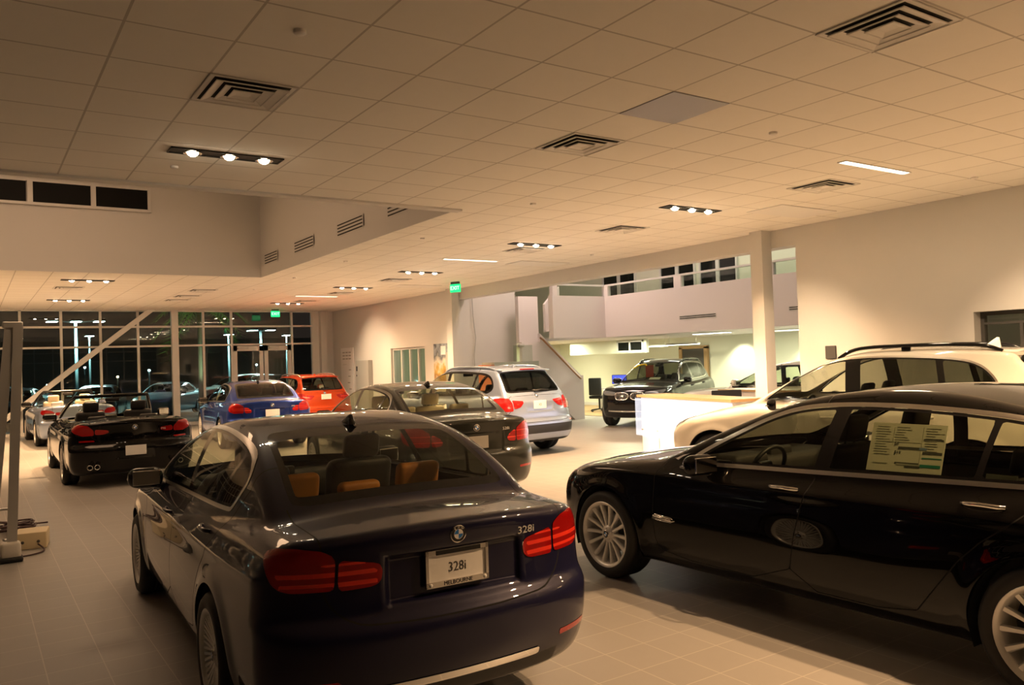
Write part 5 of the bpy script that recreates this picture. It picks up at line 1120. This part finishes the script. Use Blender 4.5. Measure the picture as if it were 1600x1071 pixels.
# ------------------------------------------------------------------ cars in the hall
for sp_ in (S328, S7, S528, SX3, SM5, SX1, SX5, SXF, SW11, SM6, SZ4): sp_['built'] = car(sp_)
def on_car(sp_, pts):
    a = math.radians(sp_['yaw']); R_ = np.array([[math.cos(a),-math.sin(a),0],[math.sin(a),math.cos(a),0],[0,0,1]])
    return np.array(pts, float)@R_.T+np.array(sp_['pos'])
def sheet(name, sp_, quad, m, label, cat, t=.0015):
    q4 = on_car(sp_, quad); n = np.cross(q4[1]-q4[0], q4[3]-q4[0]); n = n/np.linalg.norm(n)*t
    b = MB(); b.add(list(q4-n)+list(q4+n), [(3,2,1,0),(4,5,6,7),(0,1,5,4),(1,2,6,5),(2,3,7,6),(3,0,4,7)]); o = b.build(name, m); tag(o, label, cat); return o, q4, n
M_PAPER = mat('paper', (.80,.84,.66), .7); M_PRINT = mat('print_grey', (.10,.11,.09), .7); M_PRINT2 = mat('print_pale', (.42,.45,.34), .7); M_PRINTG = mat('print_green', (.03,.28,.18), .6); M_PRINTB = mat('print_blue', (.20,.32,.45), .6)
so, q4, n = sheet('price_sheet', S7, [(-.705,-.605,1.323),(-.706,-1.044,1.321),(-.815,-1.047,1.062),(-.817,-.609,1.053)], M_PAPER, 'large printed price sheet in the rear door window of the long black sedan', 'paper sheet')
def on_sheet(u, v): return (q4[0]*(1-u)+q4[1]*u)*(1-v)+(q4[3]*(1-u)+q4[2]*u)*v
def mark(u0, v0, u1, v1, m):
    d = n/np.linalg.norm(n); d = d if d@(np.array([0,0,H])-q4[0]) > 0 else -d; b = MB()
    P_ = [on_sheet(u0,v0), on_sheet(u1,v0), on_sheet(u1,v1), on_sheet(u0,v1)]; b.add([p+d*.0018 for p in P_]+[p+d*.0026 for p in P_], [(3,2,1,0),(4,5,6,7),(0,1,5,4),(1,2,6,5),(2,3,7,6),(3,0,4,7)]); b.build('print', m, so)
for u0, v0, u1, v1, m in ((.40,.48,.68,.53,M_PRINT),(.68,.48,.78,.53,M_PRINTB),(.40,.82,.72,.86,M_PRINT2),(.52,.86,.72,.90,M_PRINT),(.38,.80,.70,.83,M_PRINT),(.72,.30,.98,.325,M_PRINT),(.73,.56,.98,.61,M_PRINT),(.73,.68,.98,.70,M_PRINTG),(.72,.82,.98,.88,M_PRINTG),(.31,.08,.315,.46,M_PRINT2),(.70,.06,.705,.9,M_PRINT2),(.30,.38,.70,.385,M_PRINT2),(.08,.83,.28,.845,M_PRINT2)): mark(u0, v0, u1, v1, m)
rp2 = random.Random(11)
for k in range(34):
    c_ = k%3; u0 = (.06,.33,.73)[c_]+rp2.uniform(0,.02); v0 = (.07+.052*(k//3)); 
    if c_ == 1 and v0 > .36: continue
    mark(u0, v0, u0+rp2.uniform(.12,.23), v0+.012, M_PRINT2)
ux = (q4[1]-q4[0])/np.linalg.norm(q4[1]-q4[0]); uy = (q4[0]-q4[3])/np.linalg.norm(q4[0]-q4[3]); un = np.cross(ux, uy)
for tx, u_, v_, sz_ in (('$0',.37,.42,.026),('$19',.40,.60,.026)): text_mesh('lettering', tx, sz_, M_PRINT, so, .0004, np.stack([ux,uy,un],1), on_sheet(u_,v_)+un*.003)
ro, _, _ = sheet('window_label', S7, [(-.802,-1.279,1.092),(-.812,-1.435,1.092),(-.822,-1.433,1.058),(-.815,-1.279,1.058)], M_PRINT, 'small dark label in the rearmost side window of the long black sedan', 'label')
sheet('hanging_tag', SXF, [(.35,.12,1.50),(.12,.12,1.51),(.13,.12,1.19),(.34,.12,1.18)], mat('tag_red', (.75,.06,.02), .6), 'red tag hanging inside the windshield of the black crossover', 'tag')
sheet('dash_paper', SXF, [(.03,.62,1.19),(-.26,.62,1.19),(-.24,.72,1.13),(.06,.72,1.13)], M_PAPER, 'white paper on the dashboard of the black crossover', 'paper sheet')
def glass_mark(sp_, xz, label):
    c = sp_['built'][2]; S = sp_['built'][3]; b = MB(); P_ = on_car(sp_, [(x*S[0], (float(c['yw'](z))-SUV['cw']*x*x+.012)*S[1], z*S[2]) for x, z in xz]); b.tube(chaikin(P_, 2, False), .02, 0, 6)
    tag(b.build('windshield_mark', mat('marker_yellow', (.85,.55,.01), .5), smooth=True), label, 'painted mark')
glass_mark(SXF, [(.62,1.44),(.55,1.50),(.42,1.525),(.34,1.53),(.30,1.50)], 'yellow stroke drawn on the windshield of the black crossover')
glass_mark(SW11, [(-.55,1.42),(-.40,1.47),(-.22,1.49),(-.10,1.50)], 'yellow stroke drawn on the windshield of the white car behind the column')
M5q = sheet('price_sheet', SM5, [(-.70,-.10,1.28),(-.70,-.42,1.29),(-.80,-.40,1.03),(-.80,-.08,1.02)], M_PAPER, 'pale price sheet in the side window of the bright blue sedan', 'paper sheet')
# ------------------------------------------------------------------ camera, sky, exposure
w = bpy.data.worlds.new('night'); SC.world = w; w.use_nodes = True
w.node_tree.nodes['Background'].inputs[0].default_value = (.012,.009,.007,1); w.node_tree.nodes['Background'].inputs[1].default_value = .5
cd = bpy.data.cameras.new('camera'); co = bpy.data.objects.new('camera', cd); COL.objects.link(co); SC.camera = co
from mathutils import Matrix
yw_, pt_, rl_ = 0.59070609, 0.02152755, -0.03390255
fwd = np.array([math.sin(yw_)*math.cos(pt_), math.cos(yw_)*math.cos(pt_), math.sin(pt_)]); rt = np.array([math.cos(yw_), -math.sin(yw_), 0]); up_ = np.cross(rt, fwd)
R0 = math.cos(rl_)*rt+math.sin(rl_)*up_; U0 = -math.sin(rl_)*rt+math.cos(rl_)*up_
co.matrix_world = Matrix([[R0[0],U0[0],-fwd[0],0],[R0[1],U0[1],-fwd[1],0],[R0[2],U0[2],-fwd[2],H],[0,0,0,1]])
cd.sensor_fit = 'HORIZONTAL'; cd.sensor_width = 36.; cd.lens = 36.*1267.2/1600; cd.clip_start = .05; cd.clip_end = 300
SC.view_settings.view_transform = 'Standard'; SC.view_settings.look = 'None'; SC.view_settings.exposure = EXPO; SC.view_settings.gamma = 1.
SC.cycles.use_denoising = True; SC.cycles.max_bounces = 10; SC.cycles.transparent_max_bounces = 24; SC.cycles.sample_clamp_indirect = 6.
